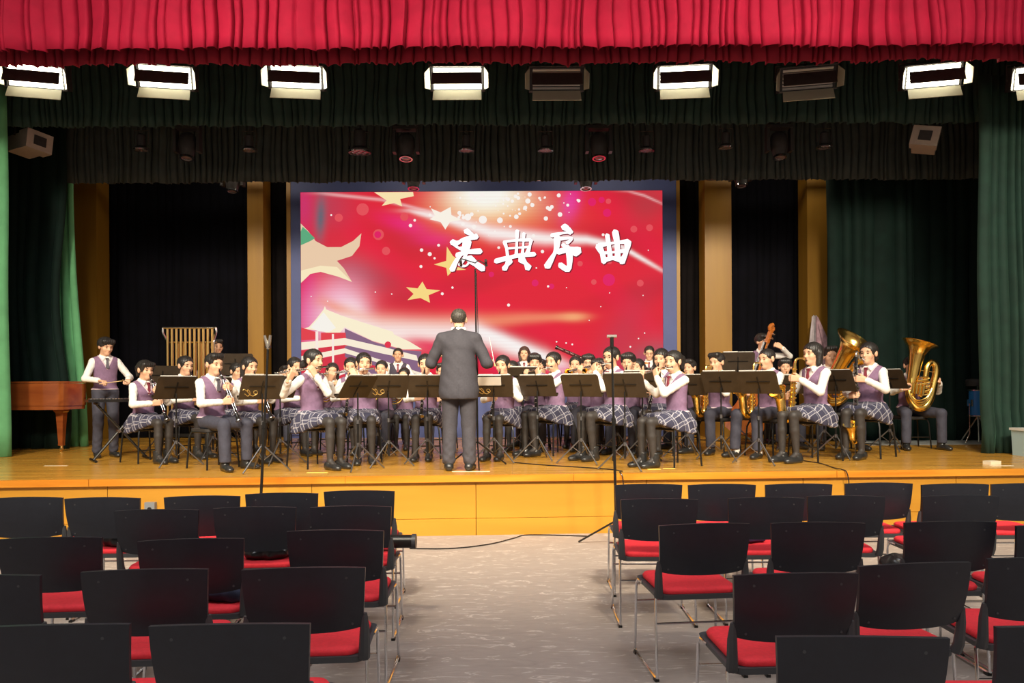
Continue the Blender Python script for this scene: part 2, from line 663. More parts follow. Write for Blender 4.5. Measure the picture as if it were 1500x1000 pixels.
# ------------------------------------------------------------------ curtains
def curtain(name, label, m, x0, x1, Y, z0, z1, pw=(0.08, 0.2), amp=0.07, hem=0.02, seed=1, sag=None, drape=0.0, edge_fn=None, per=8, rows=9, cat='curtain', sharp=0.6, puddle=0.0, panel=False):
    rnd = random.Random(seed)
    us, ys = [], []
    x = x0
    while x < x1:
        wd = rnd.uniform(*pw)
        a = amp * rnd.uniform(0.45, 1.0)
        lean = rnd.uniform(-0.25, 0.25)
        if panel:
            tilt = rnd.uniform(-0.45, 0.45) * wd
            bow = rnd.uniform(0.0, 0.10) * wd
            for t in (0.0, 0.05, 0.11, 0.22, 0.42, 0.62, 0.80, 0.90, 0.955):
                us.append(x + wd * t)
                ys.append(-a * (1 - math.exp(-(min(t, 1 - t) * wd / 0.011) ** 2)) + tilt * (t - 0.5) - bow * math.sin(PI * t))
            x += wd
            continue
        for j in range(per):
            t = j / per
            us.append(x + wd * (t + lean * 0.12 * math.sin(2 * PI * t)))
            ys.append(-a * abs(math.sin(PI * t)) ** sharp)
        x += wd
    us.append(x)
    ys.append(0)
    n = len(us)
    hz = []
    cur = 0
    for j in range(n):
        cur = cur * 0.86 + rnd.uniform(-1, 1) * hem * 0.5
        hz.append(cur)
    ph = [rnd.uniform(0, 6.28) for _ in range(6)]
    vs = []
    for r in range(rows):
        t = r / (rows - 1)
        for j in range(n):
            zz = z1 + (z0 - z1) * t
            xx = us[j] + drape * t * t * math.sin(3.1 * us[j] + ph[0]) + 0.012 * math.sin(9 * t + us[j] * 4 + ph[1])
            if edge_fn:
                xx = edge_fn(xx, t)
            yy = Y + ys[j] * (0.75 + 0.4 * t) + 0.02 * math.sin(us[j] * 2.2 + 3 * t + ph[2])
            if puddle and t > 0.93:
                yy -= puddle * rnd.uniform(0.4, 1.0)
                zz = max(zz, z0)
            if r == rows - 1 and hem:
                zz += hz[j]
            vs.append((xx, yy, max(zz, z0) if puddle else zz))
    mb = MB()
    mb.add(vs, [(r * n + j, (r + 1) * n + j, (r + 1) * n + j + 1, r * n + j + 1) for r in range(rows - 1) for j in range(n - 1)])
    o = mb.build(name, m, smooth=True, sharp=1.2)
    sol = o.modifiers.new('cloth', 'SOLIDIFY')
    sol.thickness = 0.006
    return tag(o, label, cat)


YV1, YV2, YV3, YV4 = 8.0, 8.35, 9.98, 11.3
zb = lambda y, Y: P(750, y, Y).z
curtain('front_valance', 'bright red pleated velvet valance across the top of the stage', M_RED, -7.4, 7.4, YV1, zb(71, YV1), 6.4, (0.06, 0.20), 0.055, 0.008, 3, cat='valance', panel=True)
curtain('inner_valance', 'dark red pleated valance hanging in the shade behind the bright red one', M_DKRED, -7.4, 7.4, YV2, zb(94, YV2), 6.3, (0.05, 0.17), 0.05, 0.016, 5, cat='valance', panel=True)
curtain('border_curtain', 'dark green pleated border hanging behind the row of soft lights', mat('border_green_velvet', (0.016, 0.044, 0.034), 0.8, noise=0.2, nscale=5, sheen=0.08, tint=(0.35, 0.85, 0.60)), -8.2, 8.2, YV3, zb(184, YV3), 6.3, (0.05, 0.15), 0.05, 0.016, 9, cat='valance', panel=True)
curtain('border_curtain', 'nearly black green border hanging just above the screen', mat('black_green_velvet', (0.046, 0.058, 0.054), 0.8, noise=0.2, nscale=5), -8.8, 8.8, YV4, zb(266, YV4), 6.4, (0.05, 0.13), 0.045, 0.012, 13, cat='valance', panel=True)

xl = lambda px, Y, py=450: P(px, py, Y).x
curtain('leg_curtain', 'pale green velvet leg curtain in front of the grand piano', M_GREEN, xl(-150, 9.75), xl(13, 9.75), 9.75, STAGE + 0.004, 5.5, (0.12, 0.3), 0.09, 0.0, 21, rows=14)
wav = lambda amt, ph: (lambda x, t: x + amt * math.sin(2.0 * t * PI + ph) * (0.3 + t))
curtain('leg_curtain', 'dark green velvet leg curtain hanging in loose folds behind the grand piano', M_DKGREEN, xl(-60, 11.0), xl(80, 11.0), 11.05, STAGE + 0.004, 5.6, (0.06, 0.26), 0.09, 0.0, 23, rows=18,
        edge_fn=lambda x, t: x + 0.09 * math.sin(2.6 * t * PI + 0.6) * (0.2 + t) * (1 if x > xl(30, 11) else 0.5))
curtain('leg_curtain', 'pale green velvet curtain edge showing beside the standing boy', M_GREEN, xl(60, 11.45), xl(108, 11.45), 11.4, STAGE + 0.004, 5.6, (0.09, 0.18), 0.06, 0.0, 25, rows=14,
        edge_fn=lambda x, t: x + 0.24 * max(0, t - 0.25) * max(0.0, (x - xl(70, 11.45)) / 0.4))
curtain('leg_curtain', 'bottle green velvet leg curtain with its hem bunched on the stage, before the blue drum', M_BOTTLE, xl(1434, 9.6), xl(1640, 9.6), 9.6, STAGE + 0.004, 5.5, (0.06, 0.24), 0.09, 0.0, 27, rows=18, puddle=0.05)
curtain('leg_curtain', 'very dark green velvet leg curtain hanging behind the tuba player', M_DKGREEN, xl(1212, 11.75), xl(1475, 11.75), 11.75, STAGE + 0.008, 5.7, (0.07, 0.34), 0.10, 0.0, 29, rows=16, drape=0.05)

# back of the stage: columns, back cloths, screen surround
YC = 12.7
k = 1
for a, bb in ((106, 142), (363, 386), (1033, 1072), (1183, 1212)):
    xa, xb_ = xl(a, YC), xl(bb, YC)
    o = MB().box(((xa + xb_) / 2, YC + 0.2, (STAGE + 6.2) / 2), (xb_ - xa, 0.4, 6.2 - STAGE)).build('trim_%d' % (k + 1), M_COLUMN, smooth=False)
    struct(o)
    k += 1
curtain('backdrop_curtain', 'black pleated backdrop behind the tubular bells', M_BLACKCLOTH, xl(136, 13.2), xl(366, 13.2), 13.3, STAGE + 0.004, 6.2, (0.1, 0.2), 0.05, 0, 31)
curtain('backdrop_curtain', 'narrow brownish black drape between column and screen, bells side', M_BROWNCLOTH, xl(384, 13.2), xl(417, 13.2), 13.3, STAGE + 0.004, 6.2, (0.08, 0.16), 0.05, 0, 33)
curtain('backdrop_curtain', 'narrow brownish black drape between screen and column, double bass side', M_BROWNCLOTH, xl(998, 13.2), xl(1034, 13.2), 13.3, STAGE + 0.004, 6.2, (0.08, 0.16), 0.05, 0, 35)
curtain('backdrop_curtain', 'black pleated backdrop behind the double bass player', M_BLACKCLOTH, xl(1068, 13.2), xl(1188, 13.2), 13.3, STAGE + 0.004, 6.2, (0.1, 0.2), 0.05, 0, 37)
curtain('backdrop_curtain', 'black backdrop deep in the wing behind the grand piano', M_BLACKCLOTH, -8.9, xl(110, 13.2), 13.3, STAGE + 0.004, 6.2, (0.1, 0.2), 0.05, 0, 39)
curtain('backdrop_curtain', 'black backdrop deep in the wing behind the tuba', M_BLACKCLOTH, xl(1205, 13.2), 8.9, 13.3, STAGE + 0.004, 6.2, (0.1, 0.2), 0.05, 0, 41)

# ------------------------------------------------------------------ LED wall
YS = 13.0
sx0, sx1 = xl(441, YS), xl(971, YS)
sz1, sz0 = P(706, 280.2, YS).z, P(706, 578, YS).z
bx0, bx1 = xl(427, YS), xl(991, YS)
bz1 = P(706, 264, YS).z
led = thing('led_screen', 'large LED wall showing a red flag backdrop with a white brush-lettered title', 'screen', ((bx0 + bx1) / 2, YS + 0.2, STAGE))
LO = Vector(((bx0 + bx1) / 2, YS + 0.2, STAGE))


def lbox(name, xa, xb_, ya, yb, za, zb_, m, par):
    return MB().box(Vector(((xa + xb_) / 2, (ya + yb) / 2, (za + zb_) / 2)) - LO, (xb_ - xa, yb - ya, zb_ - za)).build(name, m, par, smooth=False)


lbox('surround', bx0, sx0, YS - 0.02, YS + 0.28, STAGE, bz1, M_BLUE, led)
lbox('surround', sx1, bx1, YS - 0.02, YS + 0.28, STAGE, bz1, M_BLUE, led)
lbox('surround', sx0, sx1, YS - 0.02, YS + 0.28, sz1, bz1, M_BLUE, led)
lbox('surround', sx0, sx1, YS - 0.02, YS + 0.28, STAGE, sz0, M_BLUE, led)
lbox('edge_strip', xl(421, YS), bx0, YS - 0.03, YS + 0.28, STAGE, bz1, M_COLUMN, led)
lbox('edge_strip', bx1, xl(996, YS), YS - 0.03, YS + 0.28, STAGE, bz1, M_COLUMN, led)

# the picture on the screen: a fine grid of LED cells with their own colours
NX, NZ = 266, 150
gx = np.linspace(sx0, sx1, NX)
gz = np.linspace(sz0, sz1, NZ)
XX, ZZ = np.meshgrid(gx, gz)
PX = 441 + (XX - sx0) / (sx1 - sx0) * 530
PY = 578 + (ZZ - sz0) / (sz1 - sz0) * (280.5 - 578)


def gau(cx, cy, rx, ry=None, rot=0.0):
    ry = ry or rx
    dx, dy = PX - cx, PY - cy
    c, s_ = math.cos(rot), math.sin(rot)
    u, v = dx * c + dy * s_, -dx * s_ + dy * c
    return np.exp(-(u / rx) ** 2 - (v / ry) ** 2)


def band(curve, wd, taper=None):
    """soft streak along a polyline y(x)"""
    xs = [c[0] for c in curve]
    ys = [c[1] for c in curve]
    yc = np.interp(PX, xs, ys)
    ww = np.interp(PX, xs, wd) if hasattr(wd, '__len__') else wd
    fade = 1.0 / (1 + np.exp(-(PX - xs[0]) / 8)) / (1 + np.exp((PX - xs[-1]) / 8))
    return np.exp(-((PY - yc) / ww) ** 2) * fade


IM = np.zeros((NZ, NX, 3))
IM[:] = (0.80, 0.022, 0.045)


def over(mask, col, a=1.0):
    global IM
    mk = np.clip(mask * a, 0, 1)[..., None]
    IM = IM * (1 - mk) + np.array(col) * mk


ns_ = np.sin(PX * 0.021 + 2 * np.sin(PY * 0.03)) * np.sin(PY * 0.045 + 1.3)
over(np.clip(ns_, 0, 1), (0.55, 0.02, 0.04), 0.55)
over(np.clip(np.sin(PX * 0.034 - PY * 0.05 + 1.5 * np.sin(PX * 0.013)), 0, 1), (0.88, 0.015, 0.06), 0.5)
over(gau(530, 400, 70, 22, 0.35), (0.42, 0.05, 0.08), 0.75)
over(gau(480, 300, 40, 40), (0.50, 0.06, 0.10), 0.8)
over(gau(470, 318, 8, 34, 0.05), (0.05, 0.16, 0.20), 0.9)
over(gau(446, 300, 14, 40), (0.62, 0.04, 0.16), 0.9)
over(gau(600, 330, 40, 12, 0.3), (0.85, 0.01, 0.22), 0.9)
over(gau(640, 350, 30, 10, 0.0), (0.85, 0.01, 0.22), 0.8)
over(gau(835, 300, 14, 26, 0.3), (0.85, 0.03, 0.42), 0.9)
over(gau(800, 305, 24, 22), (0.72, 0.05, 0.16), 0.7)
over(gau(722, 322, 92, 34), (0.92, 0.22, 0.08), 0.6)
over(gau(718, 302, 66, 26), (1.0, 0.62, 0.20), 0.85)
over(gau(712, 288, 54, 24), (1.0, 0.88, 0.50), 1.0)
over(gau(712, 284, 46, 26), (1.0, 1.0, 0.92), 1.25)
over(band([(470, 282), (560, 292), (640, 312), (700, 335)], 2.2), (0.95, 0.6, 0.6), 0.7)
over(band([(600, 308), (660, 322), (720, 341), (800, 350), (860, 352), (910, 362), (971, 398)], [3, 7, 11, 9, 6, 4, 3]), (1, 0.93, 0.90), 1.0)
over(gau(950, 300, 30, 40, 0.6), (0.40, 0.06, 0.07), 0.55)
over(band([(920, 281), (945, 288), (971, 300)], 1.6), (0.95, 0.6, 0.6), 0.8)
over(gau(452, 455, 16, 60, 0.0), (0.80, 0.02, 0.28), 0.9)
over(gau(490, 455, 36, 50, 0.5), (0.97, 0.62, 0.80), 0.95)
over(gau(512, 462, 22, 26, 0.5), (1.0, 0.90, 0.97), 1.0)
over(band([(470, 440), (540, 470), (600, 478), (700, 472), (770, 466), (850, 464)], [10, 12, 14, 12, 8, 4]), (0.93, 0.30, 0.16), 0.8)
over(band([(500, 470), (560, 486), (640, 488), (700, 490), (745, 508), (800, 525), (840, 545), (870, 560)], [18, 20, 17, 17, 14, 12, 10, 8]), (1.0, 0.84, 0.80), 1.0)
over(band([(690, 480), (740, 500), (790, 522), (830, 545)], [8, 9, 8, 6]), (1.0, 0.97, 0.95), 1.0)
over(band([(600, 500), (660, 512), (700, 520), (750, 545)], [10, 12, 14, 16]), (0.85, 0.02, 0.10), 0.85)
over(gau(840, 465, 20, 6), (0.98, 0.45, 0.20), 0.9)
over(gau(960, 545, 40, 40, 0.8), (0.20, 0.17, 0.20), 0.9)
over(gau(920, 570, 80, 30, -0.5), (0.30, 0.10, 0.14), 0.6)
over(gau(905, 500, 26, 90, 0.5), (0.55, 0.05, 0.09), 0.6)
over(gau(860, 545, 60, 8, 0.1), (0.88, 0.01, 0.20), 0.8)
over(0.5 + 0.5 * np.sin(PY * 1.9), (0.62, 0.02, 0.05), 0.10)
cols = np.concatenate([IM.reshape(-1, 3), np.ones((NX * NZ, 1))], 1).astype(np.float32)

V = np.stack([XX.ravel() - LO.x, np.full(XX.size, YS - LO.y), ZZ.ravel() - LO.z], 1)
ii = np.arange((NZ - 1) * NX).reshape(NZ - 1, NX)[:, :-1].ravel()
Q = np.stack([ii, ii + 1, ii + NX + 1, ii + NX], 1)


def screen_mat(name, color=None, strength=1.0):
    m = bpy.data.materials.new(name)
    m.use_nodes = True
    t = m.node_tree
    bb_ = t.nodes['Principled BSDF']
    bb_.inputs['Base Color'].default_value = (0.004, 0.004, 0.004, 1)
    bb_.inputs['Roughness'].default_value = 0.6
    bb_.inputs['Specular IOR Level'].default_value = 0.0
    bb_.inputs['Emission Strength'].default_value = strength
    if color is None:
        at = t.nodes.new('ShaderNodeAttribute')
        at.attribute_name = 'led'
        t.links.new(at.outputs['Color'], bb_.inputs['Emission Color'])
    else:
        bb_.inputs['Emission Color'].default_value = (*color, 1)
    return m


SSTR = 0.74
me = np_mesh('display', V, Q, screen_mat('led_picture', None, SSTR))
ca = me.color_attributes.new('led', 'FLOAT_COLOR', 'POINT')
ca.data.foreach_set('color', cols.ravel())
disp = link('display', me, led)


def L(px, py, d=0.004):
    x = sx0 + (px - 441) / 530 * (sx1 - sx0)
    z = sz0 + (py - 578) / (280.5 - 578) * (sz1 - sz0)
    return Vector((x - LO.x, YS - d - LO.y, z - LO.z))


def clipx(v):
    return min(max(v, 441.2), 970.8)


def flat(name, polys, color, d, parent=disp, strength=None):
    mb = MB()
    for poly in polys:
        mb.add([L(clipx(x), max(y, 280.8), d) for x, y in poly], [tuple(range(len(poly)))])
    return mb.build(name, screen_mat('led_' + name + str(d), color, strength or SSTR), parent, smooth=False)


def star(cx, cy, R, rot, sq=1.0, r=0.40):
    return [(cx + (R if i % 2 == 0 else R * r) * math.sin(rot + i * PI / 5), cy - sq * (R if i % 2 == 0 else R * r) * math.cos(rot + i * PI / 5)) for i in range(10)]


YEL = (0.98, 0.72, 0.25)
flat('star', [[(619, 412), (625, 423), (645, 425), (628, 432), (630, 443), (616, 436), (597, 439), (606, 430), (595, 420), (612, 422)]], YEL, 0.003)
flat('star', [[(655, 361), (664, 375), (672, 380), (668, 390), (683, 395), (664, 396), (656, 404), (654, 392), (636, 387), (654, 382)]], YEL, 0.0031)
flat('star', [[(549, 281), (606, 281), (607, 287), (587, 291), (590, 302), (578, 297), (560, 301), (567, 293)]], (0.98, 0.80, 0.45), 0.0032)
flat('star', [[(661, 303), (662, 315), (676, 322), (660, 325), (653, 336), (646, 325), (630, 321), (638, 316), (632, 305), (646, 311)]], (1.0, 0.93, 0.82), 0.0033)
flat('star', [[(441, 326), (452, 337), (463, 352), (480, 361), (500, 361), (518, 352), (530, 341), (527, 360), (516, 374), (494, 381), (504, 392), (516, 412), (495, 404), (470, 397), (455, 400), (441, 413)]], (0.86, 0.62, 0.42), 0.0034)
flat('star_shade', [[(441, 395), (470, 388), (494, 390), (516, 412), (495, 404), (470, 397), (455, 400), (441, 413)]], (0.98, 0.84, 0.55), 0.0038)
flat('star_tip', [[(444, 331), (451, 337), (462, 348), (455, 352), (441, 358), (441, 338)]], (0.12, 0.42, 0.22), 0.0039)

# gate tower at the lower edge of the picture
flat('tower_roof', [[(441, 480), (452, 478), (463, 466), (474, 452), (476, 447), (478, 452), (500, 461), (540, 474), (575, 485), (577, 489), (600, 500), (618, 511), (590, 511), (545, 498), (505, 478), (497, 487), (478, 486), (470, 483)]], (1.0, 0.90, 0.66), 0.003)
flat('tower_gable', [[(455, 478), (474, 456), (492, 479), (482, 485), (466, 484)]], (0.97, 0.93, 0.86), 0.0036)
flat('tower_eave', [[(441, 478), (466, 486), (466, 496), (441, 497)], [(470, 486), (506, 486), (508, 506), (470, 504)]], (0.80, 0.06, 0.08), 0.0032)
flat('tower_wall', [[(505, 480), (548, 500), (590, 512), (617, 514), (616, 540), (616, 578), (505, 578)]], (0.26, 0.14, 0.24), 0.0028)
flat('tower_beam', [[(441, 500), (505, 494), (560, 507), (610, 520), (612, 528), (560, 517), (505, 504), (441, 511)], [(441, 520), (505, 509), (560, 527), (615, 545), (615, 549), (560, 532), (505, 516), (441, 529)]], (1.0, 0.88, 0.70), 0.0034)
flat('tower_red_wall', [[(441, 512), (505, 503), (505, 509), (441, 520)], [(441, 530), (505, 517), (505, 578), (441, 578)], [(505, 522), (560, 538), (612, 552), (612, 556), (560, 543), (505, 528)]], (0.72, 0.04, 0.07), 0.0033)
flat('tower_column', [[(462, 484), (466, 484), (466, 578), (462, 578)], [(486, 488), (489, 488), (489, 578), (486, 578)], [(441, 560), (505, 540), (505, 546), (441, 568)]], (1.0, 0.86, 0.78), 0.0037)
flat('tower_emblem', [star(568, 504, 5, 0, 1, 0.95)], (0.80, 0.04, 0.08), 0.0040)
pc = []
for q in range(9):
    xa = 512 + q * 12
    ya = 545 + q * 1.5
    pc.append([(xa, ya), (xa + 2, ya), (xa + 2, 578), (xa, 578)])
flat('tower_pillars', pc, (0.75, 0.06, 0.10), 0.0041)

# floating light dots
rd = random.Random(4)
dots, soft, pink = [], [], []


def disc(cx, cy, r, n=14):
    return [(cx + r * math.cos(2 * PI * i / n), cy + r * math.sin(2 * PI * i / n)) for i in range(n)]


for x, y, r in ((731, 363, 2.4), (486, 314, 1.6), (602, 330, 3), (643, 359, 2.5), (618, 366, 3), (637, 378, 2), (617, 390, 2.6), (630, 372, 3.5), (663, 421, 2), (648, 430, 2.5), (550, 427, 1.2), (574, 430, 1.2), (786, 393, 1.4), (830, 422, 1), (745, 447, 2.6), (803, 420, 2),
                (782, 346, 3), (821, 315, 4), (770, 305, 3.5), (774, 295, 4.5), (806, 307, 3.5), (799, 290, 2), (757, 318, 4), (733, 323, 5), (708, 322, 7), (686, 318, 6), (847, 294, 2), (884, 345, 2.5), (795, 369, 3), (780, 354, 2.5),
                (829, 503, 1.4), (838, 505, 1.6), (880, 450, 1), (893, 430, 1), (950, 368, 1), (942, 434, 1), (815, 501, 1.4), (923, 509, 1.6), (944, 489, 1.2), (935, 497, 1.2), (863, 470, 1), (480, 440, 1), (456, 433, 1)):
    dots.append(disc(x, y, r * 0.85))
for _ in range(70):
    dots.append(disc(rd.gauss(728, 48), 284 + abs(rd.gauss(0, 24)), rd.uniform(0.6, 3.4), 12))
for x, y, r in ((532, 306, 9), (497, 318, 6), (566, 367, 6), (555, 343, 8), (593, 317, 6), (893, 384, 4), (938, 416, 5), (870, 414, 4), (929, 337, 5), (952, 335, 5), (850, 387, 4), (892, 296, 4)):
    soft.append(disc(x, y, r, 18))
for x, y, r in ((868, 297, 6), (882, 294, 4.5), (890, 313, 6), (892, 411, 9), (784, 415, 5), (720, 402, 4), (808, 420, 4), (554, 343, 5)):
    pink.append(disc(x, y, r, 18))
flat('light_dots', dots, (1.0, 0.93, 0.88), 0.0046)['kind'] = 'stuff'
flat('soft_dots', soft, (0.82, 0.09, 0.11), 0.0042)['kind'] = 'stuff'
flat('pink_dots', pink, (0.80, 0.02, 0.14), 0.0044)['kind'] = 'stuff'

# brush-lettered title, four characters, each stroke a swelling ribbon
CH = [
    [[(215, 40), (250, 62), (262, 78)], [(112, 122), (150, 130), (200, 104), (294, 84)], [(214, 110), (196, 190), (150, 250), (112, 326)], [(120, 130), (160, 165), (190, 170)],
     [(150, 218), (230, 196), (322, 190)], [(245, 120), (232, 170), (205, 235), (168, 290)], [(236, 240), (285, 282), (338, 318)], [(175, 296), (215, 296), (240, 266)]],
    [[(497, 122), (512, 170), (520, 228)], [(592, 42), (588, 120), (583, 218)], [(640, 62), (636, 130), (628, 212)], [(692, 112), (684, 150), (664, 208)],
     [(497, 122), (590, 112), (690, 108)], [(516, 172), (600, 166), (680, 160)], [(432, 264), (500, 246), (600, 224), (716, 214)], [(536, 256), (515, 290), (496, 320)], [(618, 248), (650, 280), (672, 314)]],
    [[(930, 14), (962, 30), (978, 56)], [(842, 78), (920, 62), (992, 52)], [(886, 90), (876, 180), (846, 240), (808, 306)], [(912, 104), (992, 98), (955, 134)], [(926, 148), (962, 168)],
     [(890, 198), (960, 182), (1042, 184), (1010, 214)], [(966, 170), (974, 250), (962, 326), (905, 294)]],
    [[(1184, 156), (1212, 210), (1226, 272)], [(1400, 124), (1392, 190), (1356, 276)], [(1188, 154), (1290, 136), (1402, 124)], [(1212, 208), (1300, 202), (1384, 192)], [(1222, 262), (1290, 246), (1358, 260)],
     [(1250, 78), (1262, 160), (1272, 252)], [(1308, 52), (1322, 140), (1326, 250)]],
]
SW = [37, 34, 44, 44]
SWO = {(1, 0): 20, (1, 1): 20, (1, 2): 17, (1, 3): 22, (1, 4): 17, (1, 5): 13, (1, 7): 34, (1, 8): 38, (3, 3): 20, (3, 2): 24, (3, 4): 30, (0, 6): 40, (0, 5): 20, (0, 7): 14, (0, 3): 22, (2, 1): 20, (2, 3): 18, (2, 4): 26, (3, 5): 28}
WHITE = screen_mat('led_title_white', (1, 1, 1), 1.0)
TSH = screen_mat('led_title_shadow', (0.25, 0.02, 0.04), 0.6)
for ci, strokes in enumerate(CH):
    root = None
    for pas, (mm, dd, ex, ofx, ofy) in enumerate(((TSH, 0.0052, 1.15, 1.0, 1.2), (WHITE, 0.0060, 1.0, 0, 0))):
        mb = MB()
        for si, st in enumerate(strokes):
            wd = SWO.get((ci, si), SW[ci]) * ex * (1.25 if (ci, si) in SWO else 1.0) / 5 / 2
            c = bez([(640 + x / 5 + ofx, 330 + y / 5 + ofy, 0) for x, y in st], 14)
            n = len(c)
            left, right = [], []
            for q in range(n):
                t = (c[min(q + 1, n - 1)] - c[max(q - 1, 0)]).normalized()
                u = q / (n - 1)
                ww = wd * (0.72 + 0.35 * abs(math.cos(PI * u)) ** 1.0 + 0.12 * math.sin(5 * u + si))
                nn = Vector((-t.y, t.x, 0))
                left.append(c[q] + nn * ww)
                right.append(c[q] - nn * ww)
            for e_, sg in ((0, -1), (n - 1, 1)):
                t = (c[min(e_ + 1, n - 1)] - c[max(e_ - 1, 0)]).normalized()
                mb.add([L(p.x, p.y, dd + 0.0001 * si) for p in (left[e_], c[e_] + t * sg * wd * 0.8 + Vector((-t.y, t.x, 0)) * wd * 0.3, c[e_] + t * sg * wd * 0.5 - Vector((-t.y, t.x, 0)) * wd * 0.5, right[e_])], [(0, 1, 2, 3)])
            for q in range(n - 1):
                mb.add([L(p.x, p.y, dd + 0.0001 * si) for p in (left[q], right[q], right[q + 1], left[q + 1])], [(0, 1, 2, 3)])
        mb.build('title_character' if pas else 'title_shadow', mm, disp, smooth=False)

# ------------------------------------------------------------------ lamps over the stage
M_HOUS = mat('lamp_housing_black', (0.035, 0.032, 0.032), 0.45, noise=0.15)
M_DOOR = mat('barn_door_metal', (0.10, 0.085, 0.075), 0.35, metal=0.6, noise=0.1)
M_DOORIN = mat('barn_door_inside', (0.42, 0.40, 0.30), 0.4, metal=0.2)
M_TUBE = mat('lit_tube', (1, 0.97, 0.85), 0.4, emit=11.0, emit_color=(1.0, 0.95, 0.74))
M_TUBEOFF = mat('unlit_tube', (0.75, 0.72, 0.66), 0.25)
M_CHROME = mat('chrome', (0.78, 0.78, 0.80), 0.16, metal=1.0)
M_LENS = mat('lamp_lens', (0.22, 0.17, 0.17), 0.08, metal=0.3, coat=0.5)
M_STEEL = mat('dull_steel', (0.22, 0.22, 0.23), 0.35, metal=0.9)

YL = 9.05
bar_z = P(750, 60, YL).z
tag(MB().tube([(-9.0, YL + 0.12, bar_z + 0.45), (9.0, YL + 0.12, bar_z + 0.45)], 0.03, 10).build('lighting_bar', M_STEEL), 'steel bar the barn-door soft lights hang from', 'bar')


def softlight(px, py, lit, yaw, label):
    c = P(px, py, YL)
    t = thing('soft_light', label, 'stage light', c, yaw, 'soft lights on the front bar')
    a = math.radians(20)
    n = Vector((0, -math.cos(a), -math.sin(a)))
    u = Vector((0, -math.sin(a), math.cos(a)))
    R = Matrix((Vector((1, 0, 0)), -n, u)).transposed()      # columns: x, into the housing, up the aperture
    W, H = 0.62, 0.25
    MB().box(-n * 0.13, (W + 0.04, 0.22, H + 0.04), R).build('housing', M_HOUS, t, smooth=False)
    for q in range(6):
        z = -H / 2 + (q + 0.5) * H / 6
        MB().tube([Vector((-W / 2 + 0.02, 0, 0)) + u * z, Vector((W / 2 - 0.02, 0, 0)) + u * z], 0.017, 8).build('fluorescent_tube', M_TUBE if lit else M_TUBEOFF, t)
    # frame rails
    for z in (-1, 1):
        MB().box(u * (z * (H / 2 + 0.012)) + n * 0.03, (W + 0.05, 0.07, 0.012), R).build('frame_rail', M_DOOR, t, smooth=False)
    # doors: direction below horizontal
    def door(hinge, ang, Lg, wd, mm):
        d = Vector((0, -math.cos(ang), -math.sin(ang)))
        nn = Vector((0, -math.sin(ang), math.cos(ang)))
        mb = MB()
        w2 = wd / 2
        q = [hinge + Vector((-w2, 0, 0)), hinge + Vector((w2, 0, 0)), hinge + d * Lg + Vector((w2 * 1.02, 0, 0)), hinge + d * Lg + Vector((-w2 * 1.02, 0, 0))]
        q2 = [p + nn * 0.006 for p in q]
        mb.add(q + q2, [(0, 1, 2, 3), (7, 6, 5, 4), (0, 4, 5, 1), (1, 5, 6, 2), (2, 6, 7, 3), (3, 7, 4, 0)])
        return mb.build('barn_door', mm, t, smooth=False)
    door(u * (H / 2 - 0.062) + n * 0.10, math.radians(72), 0.17, W * 0.97, M_DOOR)
    door(-u * (H / 2 + 0.012) + n * 0.06, math.radians(64), 0.16, W * 0.94, M_DOORIN)
    for sx in (-1, 1):
        mb = MB()
        h0 = Vector((sx * (W / 2 + 0.02), 0, 0)) + n * 0.06
        d = (n * 0.75 + Vector((sx * 0.34, 0, -0.12))).normalized()
        q = [h0 + u * H / 2, h0 - u * H / 2, h0 - u * H / 2.6 + d * 0.13, h0 + u * H / 3.4 + d * 0.13]
        q2 = [p + Vector((sx * 0.006, 0, 0)) for p in q]
        mb.add(q + q2, [(0, 1, 2, 3), (7, 6, 5, 4), (0, 4, 5, 1), (1, 5, 6, 2), (2, 6, 7, 3), (3, 7, 4, 0)])
        mb.build('barn_door', M_DOORIN, t, smooth=False)
    # yoke up to the bar
    zt = bar_z + 0.45 - c.z
    MB().tube([Vector((-W / 2 - 0.05, 0.08, 0.02)), Vector((-W / 2 - 0.05, 0.1, 0.22)), Vector((W / 2 + 0.05, 0.1, 0.22)), Vector((W / 2 + 0.05, 0.08, 0.02))], 0.011, 6).build('yoke', M_DOOR, t)
    MB().tube([Vector((0, 0.12, 0.22)), Vector((0, 0.12, zt - 0.03))], 0.016, 8).build('hanger', M_DOOR, t)


SL = [(52, 112, 1, 0.25, 'above the leg curtain by the piano'), (242, 113, 1, 0.18, 'above the tubular bells'), (434, 113, 1, 0.12, 'above the flute players'), (670, 115, 1, 0.0, 'straight above the conductor'),
      (815, 116, 0, 0.0, 'unlit, next to the lit one over the conductor'), (1002, 113, 1, -0.1, 'between the two unlit soft lights'), (1183, 115, 0, -0.2, 'unlit, above the saxophones'), (1367, 111, 1, -0.22, 'above the tuba player'), (1528, 112, 1, -0.3, 'at the far end over the bunched green curtain')]
for px, py, lit, yw, txt in SL:
    softlight(px, py, lit, yw, ('lit' if lit else 'dark') + ' barn-door soft light ' + txt)


